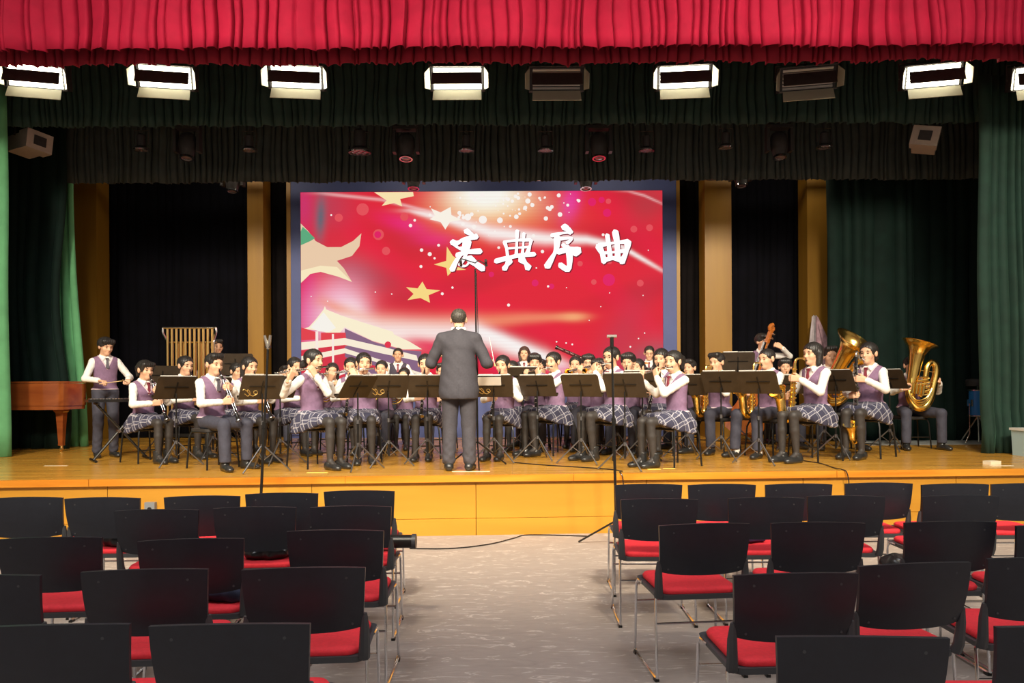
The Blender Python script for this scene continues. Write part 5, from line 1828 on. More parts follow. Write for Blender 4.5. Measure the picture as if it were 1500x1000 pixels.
def horn_parts():
    if 'hn' in INSTME:
        return INSTME['hn']
    c = Vector((0.10, 0.26, 0.86))
    ux, uy = nv((0.75, 0.45, -0.3)), nv((0.1, 0.3, 1.0))
    def ci(a, r, off=0):
        return c + ux * (r * math.cos(a)) + uy * (r * math.sin(a)) + ux.cross(uy) * off
    coil = MB()
    coil.tube([ci(2 * PI * k / 24, 0.145) for k in range(24)], 0.012, 7, closed=True)
    coil.tube([ci(2 * PI * k / 20, 0.115, 0.022) for k in range(20)], 0.009, 6, closed=True)
    coil.tube([ci(2 * PI * k / 16, 0.08, 0.03) for k in range(16)], 0.008, 6, closed=True)
    lead = MB().tube(bez([(0, 0.135, 1.095), (0.01, 0.22, 1.08), ci(1.9, 0.14), ci(1.3, 0.145)], 16), 0.006, 6)
    bell = MB().tube(bez([ci(0.6, 0.14), ci(0.1, 0.15), ci(-0.5, 0.17, 0.0), ci(-0.75, 0.24, 0), ci(-0.8, 0.29, 0), ci(-0.82, 0.31, 0)], 20), lerp_list([0.014, 0.018, 0.028, 0.05, 0.09, 0.145], 21), 18, cap=False)
    val = MB()
    for k in range(3):
        p = c + ux * (-0.06 + k * 0.035)
        val.tube([p, p + uy * 0.06], 0.015, 8)
    INSTME['hn'] = [('coil', coil.mesh('coil', M_GOLD)), ('leadpipe', lead.mesh('leadpipe', M_GOLD)), ('bell', bell.mesh('bell', M_GOLD)), ('rotary_valves', val.mesh('rotary_valves', M_SILVER))]
    return INSTME['hn']


def sax_parts(tenor=False):
    key_ = 'ts' if tenor else 'as'
    if key_ in INSTME:
        return INSTME[key_]
    ox = 0.08 if tenor else 0.04
    k = 1.15 if tenor else 1.0
    top = Vector((ox * 0.4, 0.27, 1.03 + (0.03 if tenor else 0.0)))
    bot = Vector((ox, 0.27, 1.03 - 0.47 * k + (0.03 if tenor else 0)))
    neck = MB().tube(bez([(0, 0.135, 1.092), (0, 0.20, 1.115), (ox * 0.3, 0.255, 1.105), top], 16), lerp_list([0.008, 0.010, 0.012, 0.014], 16), 9)
    mp = MB().tube([(0, 0.105, 1.085), (0, 0.15, 1.098)], [0.005, 0.012], 8)
    path = [top, top + (bot - top) * 0.5, bot, bot + Vector((0.005, 0.035, -0.055)), bot + Vector((0.01, 0.085, -0.06)), bot + Vector((0.01, 0.125, -0.02)), bot + Vector((0.01, 0.145, 0.08)), bot + Vector((0.01, 0.165, 0.17)), bot + Vector((0.01, 0.20, 0.23)), bot + Vector((0.01, 0.215, 0.25))]
    rad = [0.014, 0.026, 0.036, 0.039, 0.041, 0.044, 0.048, 0.055, 0.075 * k, 0.09 * k]
    n = len(bez(path, 36))
    body = MB().tube(bez(path, 36), lerp_list(rad, n), 14, cap=False)
    kw = MB()
    for s_, t0, t1 in ((-1, 0.08, 0.95), (1, 0.2, 0.9)):
        a_, b_ = top + (bot - top) * t0, top + (bot - top) * t1
        kw.tube([a_ + Vector((s_ * 0.022, 0.012, 0)), b_ + Vector((s_ * 0.042, 0.012, 0))], 0.004, 5)
    for q in range(9):
        t = 0.12 + q * 0.095
        p_ = top + (bot - top) * t
        r = 0.016 + 0.022 * t
        kw.tube([p_ + Vector((0.0, r * 0.8, 0)), p_ + Vector((0.0, r + 0.010, 0))], 0.011 + 0.008 * t, 9)
        kw.tube([p_ + Vector((-r, 0.0, 0)), p_ + Vector((-r - 0.012, 0.0, 0))], 0.007 + 0.006 * t, 7)
    kw.tube([bot + Vector((0.05, 0.12, 0.03)), bot + Vector((0.06, 0.12, 0.03))], 0.026, 10)
    kw.tube([bot + Vector((0.055, 0.14, 0.12)), bot + Vector((0.066, 0.14, 0.12))], 0.026, 10)
    INSTME[key_] = [('neck', neck.mesh('neck', M_GOLD)), ('mouthpiece', mp.mesh('mouthpiece', M_EBON)), ('body_tube', body.mesh('body_tube', M_GOLD)), ('keywork', kw.mesh('keywork', M_GOLD))]
    return INSTME[key_]


def bass_clarinet_parts():
    y0 = 0.33
    neck = MB().tube(bez([(0, 0.130, 1.092), (0, 0.20, 1.115), (0, 0.25, 1.10), (0, 0.275, 1.15), (0, 0.31, 1.18), (0, y0, 1.15), (0, y0, 1.10)], 30), 0.011, 9)
    body = MB().tube([(0, y0, 1.12), (0, y0, 0.33)], [0.017, 0.021], 10)
    path = [(0, y0, 0.33), (0, y0, 0.24), (0, y0 + 0.04, 0.19), (0, y0 + 0.09, 0.22), (0, y0 + 0.11, 0.30), (0, y0 + 0.13, 0.37), (0, y0 + 0.14, 0.39)]
    n = len(bez(path, 30))
    bell = MB().tube(bez(path, 30), lerp_list([0.022, 0.023, 0.027, 0.034, 0.045, 0.068, 0.082], n), 14, cap=False)
    kw = MB()
    for s_ in (-1, 1):
        kw.tube([(s_ * 0.02, y0 + 0.012, 1.05), (s_ * 0.024, y0 + 0.012, 0.36)], 0.0045, 5)
    for q in range(13):
        z = 1.02 - q * 0.052
        kw.tube([(0, y0 + 0.016, z), (0, y0 + 0.028, z)], 0.0145, 9)
        kw.tube([(0.018 * (-1) ** q, y0, z + 0.02), (0.034 * (-1) ** q, y0, z + 0.02)], 0.010, 7)
    peg = MB().tube([(0, y0 + 0.03, 0.19), (0, y0 + 0.03, 0.0)], 0.006, 6)
    return [('neck', neck.mesh('neck', M_SILVER)), ('body_tube', body.mesh('body_tube', M_EBON)), ('bell', bell.mesh('bell', M_GOLD)), ('keywork', kw.mesh('keywork', M_SILVER)), ('peg', peg.mesh('peg', M_SILVER))]


def tuba_parts():
    if 'tu' in INSTME:
        return INSTME['tu']
    # plane of the tuba: a = towards the player's left (image right when he faces the hall), z up
    y0 = 0.33
    T = lambda a, z, y=0.0: Vector((-a, y0 + y, z))
    path = [T(0.0, 1.47), T(-0.008, 1.445), T(-0.02, 1.40), T(-0.04, 1.32), T(-0.065, 1.18), T(-0.10, 0.98), T(-0.135, 0.80), T(-0.12, 0.68), T(-0.04, 0.585), T(0.06, 0.60), T(0.13, 0.72), T(0.17, 0.88), T(0.205, 1.04), T(0.20, 1.15), T(0.145, 1.20), T(0.085, 1.15, 0.02), T(0.055, 1.02, 0.03), T(0.02, 0.86, 0.04), T(-0.02, 0.72, 0.05)]
    rad = [0.235, 0.20, 0.145, 0.105, 0.085, 0.074, 0.066, 0.063, 0.061, 0.058, 0.055, 0.052, 0.049, 0.046, 0.043, 0.038, 0.032, 0.026, 0.020]
    c = bez(path, 72)
    body = MB().tube(c, lerp_list(rad, len(c)), 20, cap=False)
    rim = MB().tube([T(0.0, 1.47) + Vector((-0.235 * math.cos(k * PI / 14), 0.235 * math.sin(k * PI / 14), -0.235 * math.cos(k * PI / 14) * 0.34)) for k in range(28)], 0.006, 6, closed=True)
    sl = MB()
    for q in range(5):
        z = 0.74 + q * 0.052
        w_ = 0.075
        sl.tube(bez([T(-0.075, z, 0.085), T(0.05, z + 0.02, 0.085), T(0.075, z + 0.035, 0.085), T(0.05, z + 0.05, 0.085), T(-0.075, z + 0.03, 0.085)], 16), 0.0105, 7)
    for q in range(3):
        z = 0.66 + q * 0.03
        sl.tube(bez([T(-0.20 + q * 0.03, 0.86, 0.07), T(-0.17, 0.72 + q * 0.03, 0.09), T(-0.08, 0.62 + q * 0.03, 0.09), T(0.05, 0.66 + q * 0.03, 0.08), T(0.12, 0.80 + q * 0.02, 0.07)], 20), 0.013, 7)
    vals = []
    for q in range(4):
        p_ = T(-0.16 + q * 0.045, 0.78 - q * 0.012, 0.11)
        vals.append(MB().tube([p_, p_ + Vector((-0.02, 0.0, 0.13))], 0.021, 10).tube([p_ + Vector((-0.02, 0, 0.13)), p_ + Vector((-0.025, 0, 0.16))], 0.009, 8).mesh('valve', M_GOLD))
    br = MB()
    br.tube([T(-0.08, 1.10, 0.03), T(0.19, 1.06, 0.03)], 0.006, 6).tube([T(-0.1, 0.95, 0.03), T(0.18, 0.92, 0.03)], 0.006, 6)
    lead = MB().tube(bez([(0, 0.14, 1.10), (0.04, 0.22, 1.09), T(-0.12, 1.06, 0.02), T(-0.15, 0.92, 0.07)], 16), 0.008, 7)
    INSTME['tu'] = [('bugle', body.mesh('bugle', M_GOLD)), ('tuning_slides', sl.mesh('tuning_slides', M_GOLD)), ('brace', br.mesh('brace', M_GOLD)), ('leadpipe', lead.mesh('leadpipe', M_GOLD))] + [('valve', v) for v in vals]
    return INSTME['tu']


for pid in ('cl1', 'cl2', 'cl3', 'cl4', 'cl5', 'hn2', 'hn4', 'ob1', 'ob2', 'tenorboy', 'tr0', 'tr1', 'tb1', 'fl6'):
    inst(pid, 'clarinet', 'black clarinet with silver keys played by ' + SHORT[pid], 'clarinet', clarinet_parts(), 'clarinets')
for pid in ('fl1', 'fl2', 'fl3', 'fl4', 'fl5'):
    inst(pid, 'flute', 'silver flute held by ' + SHORT[pid], 'flute', flute_parts(), 'flutes')
for pid in ('hn1', 'tr2', 'tr3', 'tr4', 'tr5', 'tb2', 'tb3'):
    inst(pid, 'trumpet', 'brass trumpet played by ' + SHORT[pid], 'trumpet', trumpet_parts(), 'trumpets')
for pid in ('hn3', 'hn5', 'hn6', 'eup'):
    inst(pid, 'french_horn', 'coiled brass horn held by ' + SHORT[pid], 'horn', horn_parts(), 'french horns')
for pid in ('sax1', 'sax2'):
    inst(pid, 'alto_saxophone', 'golden alto saxophone played by ' + SHORT[pid], 'saxophone', sax_parts(), 'saxophones')
inst('sax3', 'tenor_saxophone', 'golden tenor saxophone played by ' + SHORT['sax3'], 'saxophone', sax_parts(True), 'saxophones')
inst('bcl', 'bass_clarinet', 'bass clarinet with silver neck and upturned golden bell', 'clarinet', bass_clarinet_parts())
inst('tuba', 'tuba', 'large golden tuba held upright, hiding its player', 'tuba', tuba_parts(), 'tubas')
inst('tuba2', 'tuba', 'golden tuba with its bell tipped forward behind the bobbed saxophonist', 'tuba', tuba_parts(), 'tubas',
     M=Matrix.Translation((0, 0.34, 0.75)) @ Matrix.Rotation(-0.55, 4, 'X') @ Matrix.Rotation(-0.12, 4, 'Y') @ Matrix.Translation((0, -0.34, -0.78)))

# conductor's baton
p = PEOPLE['conductor']
t = thing('baton', 'thin white baton in the conductor\'s hand', 'baton', p['loc'], p['rot'])
t.scale = (p['s'],) * 3
MB().tube([(0.355, 0.325, 1.09), (0.30, 0.42, 1.38)], [0.004, 0.0018], 6).build('shaft', mat('baton_white', (0.85, 0.8, 0.72), 0.5), t)
MB().tube([(0.36, 0.318, 1.065), (0.355, 0.325, 1.10)], [0.011, 0.006], 8).build('handle', M_BRASS2, t)

# bassoon across its player
a_, b_ = P(814, 508, 11.5), P(898, 545, 11.4)
d_ = (b_ - a_)
t = thing('bassoon', 'dark maroon bassoon with silver keys slanting above the trumpeters', 'bassoon', b_)
M_MAROON = mat('bassoon_maple', (0.10, 0.018, 0.022), 0.25, coat=0.4)
MB().tube([a_ - b_, (a_ - b_) * 0.96], [0.034, 0.031], 12).build('bell_ring', M_EBON, t)
MB().tube([(a_ - b_) * 0.96, Vector((0, 0, 0))], [0.026, 0.036], 12).build('long_joint', M_MAROON, t)
MB().tube([(a_ - b_) * 0.55 + Vector((0.0, -0.03, 0.035)), Vector((0, -0.03, 0.04))], [0.018, 0.02], 10).build('wing_joint', M_MAROON, t)
kb = MB()
for q in range(8):
    c_ = (a_ - b_) * (0.85 - q * 0.09) + Vector((0, -0.035, 0.01))
    kb.tube([c_, c_ + Vector((0, -0.01, 0.006))], 0.014, 8)
kb.tube([(a_ - b_) * 0.88 + Vector((0, -0.034, 0.02)), (a_ - b_) * 0.2 + Vector((0, -0.044, 0.03))], 0.004, 5)
kb.build('keywork', M_SILVER, t)

# double bass
sc_ = P(1138, 480, 11.15)
base = Vector((sc_.x - 0.62, 11.1, STAGE))
ax_ = (sc_ - base)
Lb = ax_.length
t = thing('double_bass', 'orange-brown double bass, its scroll above the player\'s head', 'double bass', base)
zq = ax_.normalized()
yq = Vector((0.95, 0.4, 0))
yq = (yq - zq * yq.dot(zq)).normalized()
xq = yq.cross(zq)
BR = Matrix((xq, yq, zq)).transposed().to_4x4()
t.matrix_world = Matrix.Translation(base) @ BR
M_BASS = wood_mat('bass_varnish', (0.30, 0.075, 0.012), (0.48, 0.15, 0.025), 0.2, 'Z', 3.0, coat=0.5)
outl = []
prof = [(0.0, 0.16), (0.14, 0.165), (0.27, 0.21), (0.325, 0.33), (0.31, 0.45), (0.22, 0.56), (0.18, 0.66), (0.20, 0.76), (0.245, 0.86), (0.23, 0.97), (0.15, 1.06), (0.05, 1.13), (0.0, 1.14)]
outl = [(x, z) for x, z in prof] + [(-x, z) for x, z in prof[-2:0:-1]]
k_ = Lb / 1.83
MB().prism([(x * k_, z * k_) for x, z in outl], lambda u, v, s: Vector((u, 0.10 - 0.20 * s, v))).build('body', M_BASS, t)
MB().prism([(x * k_, z * k_) for x, z in ((-0.032, 0.62), (0.032, 0.62), (0.020, 1.56), (-0.020, 1.56))], lambda u, v, s: Vector((u, -0.112 - 0.03 * s, v))).build('fingerboard', M_EBON, t, smooth=False)
MB().tube([(0, -0.06, 1.10 * k_), (0, -0.095, 1.35 * k_), (0, -0.10, 1.58 * k_)], [0.032, 0.024, 0.024], 10).build('neck', M_BASS, t)
MB().box((0, -0.09, 1.66 * k_), (0.055, 0.05, 0.20)).build('peg_box', M_BASS, t)
scr = [(0.055 * (1 - a / 15) * math.cos(a * 0.75 + 1.6), 0.055 * (1 - a / 15) * math.sin(a * 0.75 + 1.6)) for a in range(14)]
MB().tube([(0.0, -0.085 + y_, 1.79 * k_ + z_) for y_, z_ in scr], [0.032 - 0.0014 * a for a in range(14)], 8, flat=1.0).build('scroll', M_BASS, t)
for q in range(4):
    s_ = 1 if q % 2 else -1
    MB().tube([(0, -0.09, (1.60 + 0.035 * q) * k_), (s_ * 0.075, -0.09, (1.60 + 0.035 * q) * k_)], 0.006, 6).lathe([(0.004, -0.016), (0.02, 0), (0.004, 0.016)], 8, Matrix.Translation((s_ * 0.085, -0.09, (1.60 + 0.035 * q) * k_))).build('tuning_peg', M_SILVER, t)
MB().box((0, -0.125, 0.60 * k_), (0.11, 0.02, 0.10), taper=0.8).build('bridge', M_BRASS2, t, smooth=False)
sg = MB()
for q in range(4):
    sg.tube([((-0.03 + 0.02 * q), -0.15, 0.60 * k_), ((-0.015 + 0.01 * q), -0.148, 1.56 * k_)], 0.0015, 4)
sg.build('strings', M_STEEL, t)['kind'] = 'stuff'
MB().box((0, -0.125, 0.36 * k_), (0.06, 0.02, 0.32), taper=0.6).build('tailpiece', M_EBON, t, smooth=False)
MB().tube([(0, 0, 0), (0, 0, 0.18)], 0.008, 8).build('endpin', M_STEEL, t)

# grand piano, tail towards the band
M_PIANO = wood_mat('piano_mahogany', (0.20, 0.045, 0.012), (0.34, 0.095, 0.022), 0.12, 'X', 1.5, coat=0.9)
Yp = 10.45
tail = P(107, 570, Yp)
leg = P(84, 660, Yp)
t = thing('grand_piano', 'polished mahogany grand piano half behind the pale green curtain', 'piano', (tail.x, Yp, STAGE))
pl_ = [(0.0, 0.32), (-0.008, 0.235), (-0.014, 0.215), (-0.092, -0.055), (-0.10, -0.075), (-0.18, -0.135), (-0.40, -0.17), (-1.75, -0.17), (-1.75, 0.46), (-1.0, 0.46), (-0.5, 0.46), (-0.25, 0.45), (-0.06, 0.40)]
pl_ = pl_[::-1]
pl_ = pl_[::-1]
pts2 = [Vector((x, y, 0)) for x, y in pl_]
sm = []
for i_ in range(len(pts2)):
    a1, a2 = pts2[i_], pts2[(i_ + 1) % len(pts2)]
    sm.append((a1.x, a1.y))
def inset(poly, d):
    cx = sum(p_[0] for p_ in poly) / len(poly)
    cy = sum(p_[1] for p_ in poly) / len(poly)
    return [(cx + (x - cx) * (1 - d), cy + (y - cy) * (1 - d)) for x, y in poly]
MB().prism(sm[::-1], lambda u, v, s: Vector((u, v, 0.655 + 0.315 * s))).build('case', M_PIANO, t, sharp=0.9)
MB().prism(inset(sm, -0.012)[::-1], lambda u, v, s: Vector((u, v, 0.975 + 0.022 * s))).build('lid', M_PIANO, t, sharp=0.9)
MB().prism(inset(sm, 0.03)[::-1], lambda u, v, s: Vector((u, v, 0.60 + 0.055 * s))).build('bottom_rail', M_PIANO, t, sharp=0.9)
for lx, ly in ((leg.x - tail.x, 0.10), (-1.55, -0.02), (-1.55, 0.32)):
    MB().lathe([(0.105, 0.60), (0.10, 0.575), (0.075, 0.55), (0.07, 0.50), (0.055, 0.30), (0.043, 0.12), (0.046, 0.085), (0.030, 0.08)], 4, Matrix.Translation((lx, ly, 0)) @ Matrix.Rotation(PI / 4, 4, 'Z')).build('leg', M_PIANO, t, sharp=0.4)
    MB().tube([(lx - 0.012, ly, 0.028), (lx + 0.012, ly, 0.028)], 0.028, 12).tube([(lx, ly, 0.03), (lx, ly, 0.09)], 0.02, 8).build('caster', M_BRASS2, t)
MB().tube([(-1.35, 0.15, 0.6), (-1.35, 0.15, 0.12)], 0.03, 8).box((-1.35, 0.15, 0.10), (0.12, 0.30, 0.05)).build('pedal_lyre', M_PIANO, t)

# bells tray (glockenspiel) on a crossed stand
p = PEOPLE['drumkid']
gc = P(176, 577, 9.25)
t = thing('glockenspiel', 'flat glockenspiel tray with metal bars in front of the standing boy', 'glockenspiel', (gc.x, gc.y, 1.355), math.radians(38) + PI)
MB().box((0, 0, 0), (0.74, 0.30, 0.035)).build('tray', M_EBON, t, smooth=False)
for q in range(21):
    MB().box((-0.33 + q * 0.033, 0.02 * (q % 2), 0.024), (0.024, 0.25 - q * 0.005, 0.009)).build('bar', M_SILVER, t, smooth=False)
zt = 1.3365 - STAGE
t2 = thing('keyboard_stand', 'crossed black stand carrying the glockenspiel tray', 'stand', (gc.x, gc.y, STAGE), math.radians(38) + PI)
for s_ in (-1, 1):
    MB().tube([(-s_ * 0.26, 0.02 * s_, zt - 0.02), (s_ * 0.30, 0.02 * s_, 0.02)], 0.016, 8).build('cross_leg', M_BLACKM, t2)
    MB().tube([(-s_ * 0.26, -0.16, zt - 0.016), (-s_ * 0.26, 0.16, zt - 0.016)], 0.015, 8).build('top_rest', M_BLACKM, t2)
    MB().tube([(s_ * 0.30, -0.2, 0.016), (s_ * 0.30, 0.2, 0.016)], 0.016, 8).build('foot_bar', M_BLACKM, t2)
MB().tube([(0.02, -0.05, zt / 2), (0.02, 0.05, zt / 2)], 0.022, 10).build('pivot', M_SILVER, t2)
# sticks
for nm, off in (('right', Vector((0.10, 0.34, 1.025))), ('left', Vector((-0.20, 0.32, 1.035)))):
    s_ = thing('mallet', 'thin wooden mallet in the standing boy\'s %s hand' % nm, 'mallet', p['loc'], p['rot'])
    s_.scale = (p['s'],) * 3
    e_ = off + Vector((-0.16 if nm == 'right' else 0.12, 0.24, 0.03))
    MB().tube([off - (e_ - off) * 0.25, e_], 0.0055, 6).build('shaft', mat('mallet_wood', (0.70, 0.50, 0.24), 0.5), s_)
    MB().lathe([(0.002, -0.012), (0.011, 0), (0.002, 0.012)], 8, Matrix.Translation(e_)).build('head', M_BRASS2, s_)

# tubular bells
Yt = 11.75
t = thing('tubular_bells', 'rack of golden tubular bells with a curved silver top rail', 'tubular bells', (P(278, 600, Yt).x, Yt, STAGE), 0.06)
wt = (316 - 240) / FPX * Yt
zt = P(278, 480, Yt).z - STAGE
MB().tube([(-wt / 2, 0, zt), (wt / 2, 0, zt)], 0.016, 8).build('top_rail', M_SILVER, t)
MB().tube([(-wt / 2 + 0.06, 0.10, zt - 0.22), (wt / 2 - 0.02, 0.10, zt - 0.22)], 0.016, 8).build('rear_rail', M_SILVER, t)
for s_ in (-1, 1):
    MB().tube(bez([(s_ * wt / 2, 0, zt), (s_ * (wt / 2), 0.0, zt - 0.08), (s_ * (wt / 2 - 0.04), 0.03, zt - 0.18), (s_ * (wt / 2 - 0.05), 0.05, zt - 0.3), (s_ * (wt / 2 - 0.05), 0.05, 0.08)], 20), 0.018, 8).build('side_post', M_SILVER, t)
    MB().box((s_ * (wt / 2 - 0.05), 0.05, 0.045), (0.06, 0.6, 0.05)).build('foot', M_BLACKM, t, smooth=False)
MB().box((0, 0.05, 0.14), (wt - 0.1, 0.03, 0.05)).build('bottom_rail', M_BLACKM, t, smooth=False)
for q in range(11):
    x = -wt / 2 + 0.075 + q * (wt - 0.13) / 10
    L_ = 1.42 - q * 0.04
    MB().tube([(x, -0.005, zt - 0.02 - L_), (x, -0.005, zt - 0.018)], 0.0185, 10).build('bell_tube', M_BRASS2, t)
for q in range(8):
    x = -wt / 2 + 0.11 + q * (wt - 0.2) / 7
    L_ = 1.15 - q * 0.04
    MB().tube([(x, 0.10, zt - 0.24 - L_), (x, 0.10, zt - 0.238)], 0.0185, 10).build('bell_tube', M_BRASS2, t)

# snare drum and cymbal hardware
sn = P(951, 546, 11.15)
t = thing('snare_drum', 'black snare drum with silver hardware before the standing boy in glasses', 'drum', (sn.x, sn.y, STAGE))
zs = sn.z - STAGE
MB().lathe([(0.175, -0.07), (0.175, 0.07)], 24, Matrix.Translation((0, 0, zs))).build('shell', M_EBON, t)
for z_ in (-0.07, 0.07):
    MB().tube([(0.182 * math.cos(k * PI / 12), 0.182 * math.sin(k * PI / 12), zs + z_) for k in range(24)], 0.010, 6, closed=True).build('hoop', M_SILVER, t)
MB().lathe([(0.17, 0.074), (0.001, 0.074)], 24, Matrix.Translation((0, 0, zs))).build('drum_head', M_PAPER, t)
for k in range(8):
    a = k * PI / 4
    MB().tube([(0.186 * math.cos(a), 0.186 * math.sin(a), zs - 0.06), (0.186 * math.cos(a), 0.186 * math.sin(a), zs + 0.06)], 0.008, 6).build('lug', M_SILVER, t)
MB().tube([(0, 0, zs - 0.08), (0, 0, 0.3)], 0.014, 8).build('stand_tube', M_SILVER, t)
for k in range(3):
    a = k * 2 * PI / 3 + 0.4
    MB().tube([(0, 0, 0.36), (0.28 * math.cos(a), 0.28 * math.sin(a), 0.01)], 0.010, 6).build('leg', M_SILVER, t)
    MB().tube([(0, 0, zs - 0.2), (0.17 * math.cos(a), 0.17 * math.sin(a), zs - 0.08)], 0.008, 6).build('basket_arm', M_SILVER, t)
cy = P(938, 530, 11.2)
t = thing('cymbal_stand', 'silver cymbal on a stand beside the snare drum', 'cymbal', (cy.x - 0.05, cy.y + 0.05, STAGE))
zc = cy.z - STAGE
MB().lathe([(0.19, -0.012), (0.10, 0.004), (0.03, 0.012), (0.02, 0.03), (0.004, 0.034)], 24, Matrix.Translation((0, 0, zc)) @ Matrix.Rotation(0.15, 4, 'X')).build('cymbal', M_GOLD, t)
MB().tube([(0, 0, 0.3), (0, 0, zc + 0.05)], 0.011, 8).build('pole', M_SILVER, t)
for k in range(3):
    a = k * 2 * PI / 3
    MB().tube([(0, 0, 0.36), (0.25 * math.cos(a), 0.25 * math.sin(a), 0.01)], 0.010, 6).build('leg', M_SILVER, t)

# blue drum in the wing
bd = P(1421, 600, 11.05)
bd.z = STAGE
t = thing('floor_tom', 'blue drum with chrome legs peeking out behind the bottle green curtain', 'drum', (bd.x + 0.21, bd.y, STAGE))
M_BLUED = mat('blue_drum_shell', (0.02, 0.16, 0.48), 0.2, coat=0.6)
MB().lathe([(0.2, 0.42), (0.2, 0.80)], 24).build('shell', M_BLUED, t)
for z_ in (0.42, 0.80):
    MB().tube([(0.208 * math.cos(k * PI / 12), 0.208 * math.sin(k * PI / 12), z_) for k in range(24)], 0.012, 6, closed=True).build('hoop', M_SILVER, t)
MB().lathe([(0.195, 0.806), (0.001, 0.806)], 24).build('drum_head', M_PAPER, t)
for k in range(3):
    a = k * 2 * PI / 3 + PI
    MB().tube([(0.215 * math.cos(a), 0.215 * math.sin(a), 0.60), (0.215 * math.cos(a), 0.215 * math.sin(a), 0.15), (0.28 * math.cos(a), 0.28 * math.sin(a), 0.01)], 0.010, 6).build('leg', M_SILVER, t)
for k in range(8):
    a = k * PI / 4 + 0.2
    MB().box((0.212 * math.cos(a), 0.212 * math.sin(a), 0.61), (0.022, 0.022, 0.10)).build('lug', M_SILVER, t, smooth=False)
# black case behind
t = thing('drum_throne', 'black round stool top beside the blue drum', 'stool', (bd.x + 0.36, bd.y + 0.38, STAGE))
MB().lathe([(0.16, 0.86), (0.17, 0.90), (0.17, 0.95), (0.15, 0.97)], 20).build('seat', M_SEAT, t)
MB().tube([(0, 0, 0.25), (0, 0, 0.86)], 0.016, 8).build('post', M_SILVER, t)
for k in range(3):
    a = k * 2 * PI / 3
    MB().tube([(0, 0, 0.4), (0.25 * math.cos(a), 0.25 * math.sin(a), 0.01)], 0.011, 6).build('leg', M_SILVER, t)

# storage box at the stage edge
bc = G(1512, 667.5)
t = thing('storage_box', 'pale blue storage box with white rim beside the bunched green curtain', 'box', (bc.x + 0.05, bc.y, STAGE), 0.1)
MB().box((0, 0, 0.16), (0.40, 0.28, 0.32), taper=1.06).build('box', mat('pale_blue_plastic', (0.42, 0.60, 0.62), 0.4), t, smooth=False)
MB().box((0, 0, 0.33), (0.45, 0.33, 0.03)).build('lid', mat('white_plastic', (0.72, 0.74, 0.70), 0.4), t, smooth=False)

# furled flags
fg = P(1195, 560, 12.35)
t = thing('flag_stand', 'furled pink and white flags on poles against the column', 'flags', (fg.x, fg.y, STAGE))
M_FLAG = mat('pink_white_cloth', (0.55, 0.34, 0.40), 0.8, noise=0.3, nscale=14)
M_FLAG2 = mat('grey_cloth', (0.34, 0.30, 0.32), 0.8, noise=0.2, nscale=14)
MB().box((0, 0, 0.03), (0.4, 0.3, 0.06)).build('base', M_BLACKM, t, smooth=False)
for q, (x0_, x1_, m_) in enumerate(((-0.10, -0.06, M_FLAG2), (0.0, 0.0, M_FLAG), (0.10, 0.03, M_FLAG), (0.05, 0.0, M_FLAG2))):
    zt = P(1195, 462, 12.35).z - STAGE
    MB().tube([(x0_, 0.06 * q - 0.08, 0.05), (x1_, 0.06 * q - 0.08, zt)], 0.012, 8).build('pole', M_STEEL, t)
    mbf = MB()
    n = 14
    vs_ = []
    for r_ in range(10):
        tt = r_ / 9
        w_ = 0.03 + (0.05 + 0.16 * (q == 2)) * tt
        for j in range(n):
            a = 2 * PI * j / n
            rr = w_ * (0.7 + 0.3 * math.cos(4 * a + q))
            vs_.append((x1_ + (x0_ * 1.4 - x1_) * tt * 0.6 + (0.10 * tt if q == 2 else 0) + rr * math.cos(a), 0.06 * q - 0.08 + 0.5 * rr * math.sin(a), zt - 0.02 - 0.85 * tt))
    mbf.add(vs_, [(r_ * n + j, (r_ + 1) * n + j, (r_ + 1) * n + (j + 1) % n, r_ * n + (j + 1) % n) for r_ in range(9) for j in range(n)])
    mbf.build('furled_flag', m_, t)

# microphones
M_MIC = mat('mic_silver', (0.62, 0.60, 0.55), 0.3, metal=0.9)


def mic_stand(label, base, top, r=0.011):
    t = thing('microphone_stand', label, 'microphone stand', base)
    d = Vector(top) - Vector(base)
    MB().tube([d * 0.12, d * 0.62], r * 1.25, 8).build('lower_tube', M_BLACKM, t)
    MB().tube([d * 0.60, d * 0.97], r, 8).build('upper_tube', M_BLACKM, t)
    MB().tube([d * 0.59, d * 0.62], r * 1.9, 8).build('clutch', M_BLACKM, t)
    for k in range(3):
        a = k * 2 * PI / 3 + 2.7
        MB().tube([d * 0.125, (0.38 * math.cos(a), 0.38 * math.sin(a), 0.012)], 0.009, 6).build('leg', M_BLACKM, t)
    return t, d


b1 = P(378, 735, 6.75)
b1.z = 0
t, d = mic_stand('black microphone stand in the hall before the clarinets, twin silver microphones', b1, P(393, 500, 6.75))
for s_ in (-1, 1):
    MB().tube([d * 0.965, d + Vector((s_ * 0.016, -0.01, 0.0)), d + Vector((s_ * 0.026, -0.02, 0.055))], [0.012, 0.014, 0.013], 8).build('microphone', M_MIC, t)
MB().box(d * 0.975, (0.05, 0.025, 0.02)).build('clip', M_BLACKM, t, smooth=False)
b2 = P(903, 720, 6.95)
b2.z = 0
t, d = mic_stand('black microphone stand in the hall before the bespectacled girl', b2, P(896, 497, 6.95))
MB().tube([d * 0.96, d + Vector((0, -0.01, 0.02))], 0.018, 10).build('microphone', M_EBON, t)
MB().tube([d + Vector((-0.045, -0.01, 0.03)), d + Vector((0.045, -0.01, 0.03))], 0.015, 10).build('capsule', M_MIC, t)
b3 = G(700, 684)
t, d = mic_stand('tall thin microphone stand rising beside the conductor', b3, P(696, 385, b3.y), 0.009)
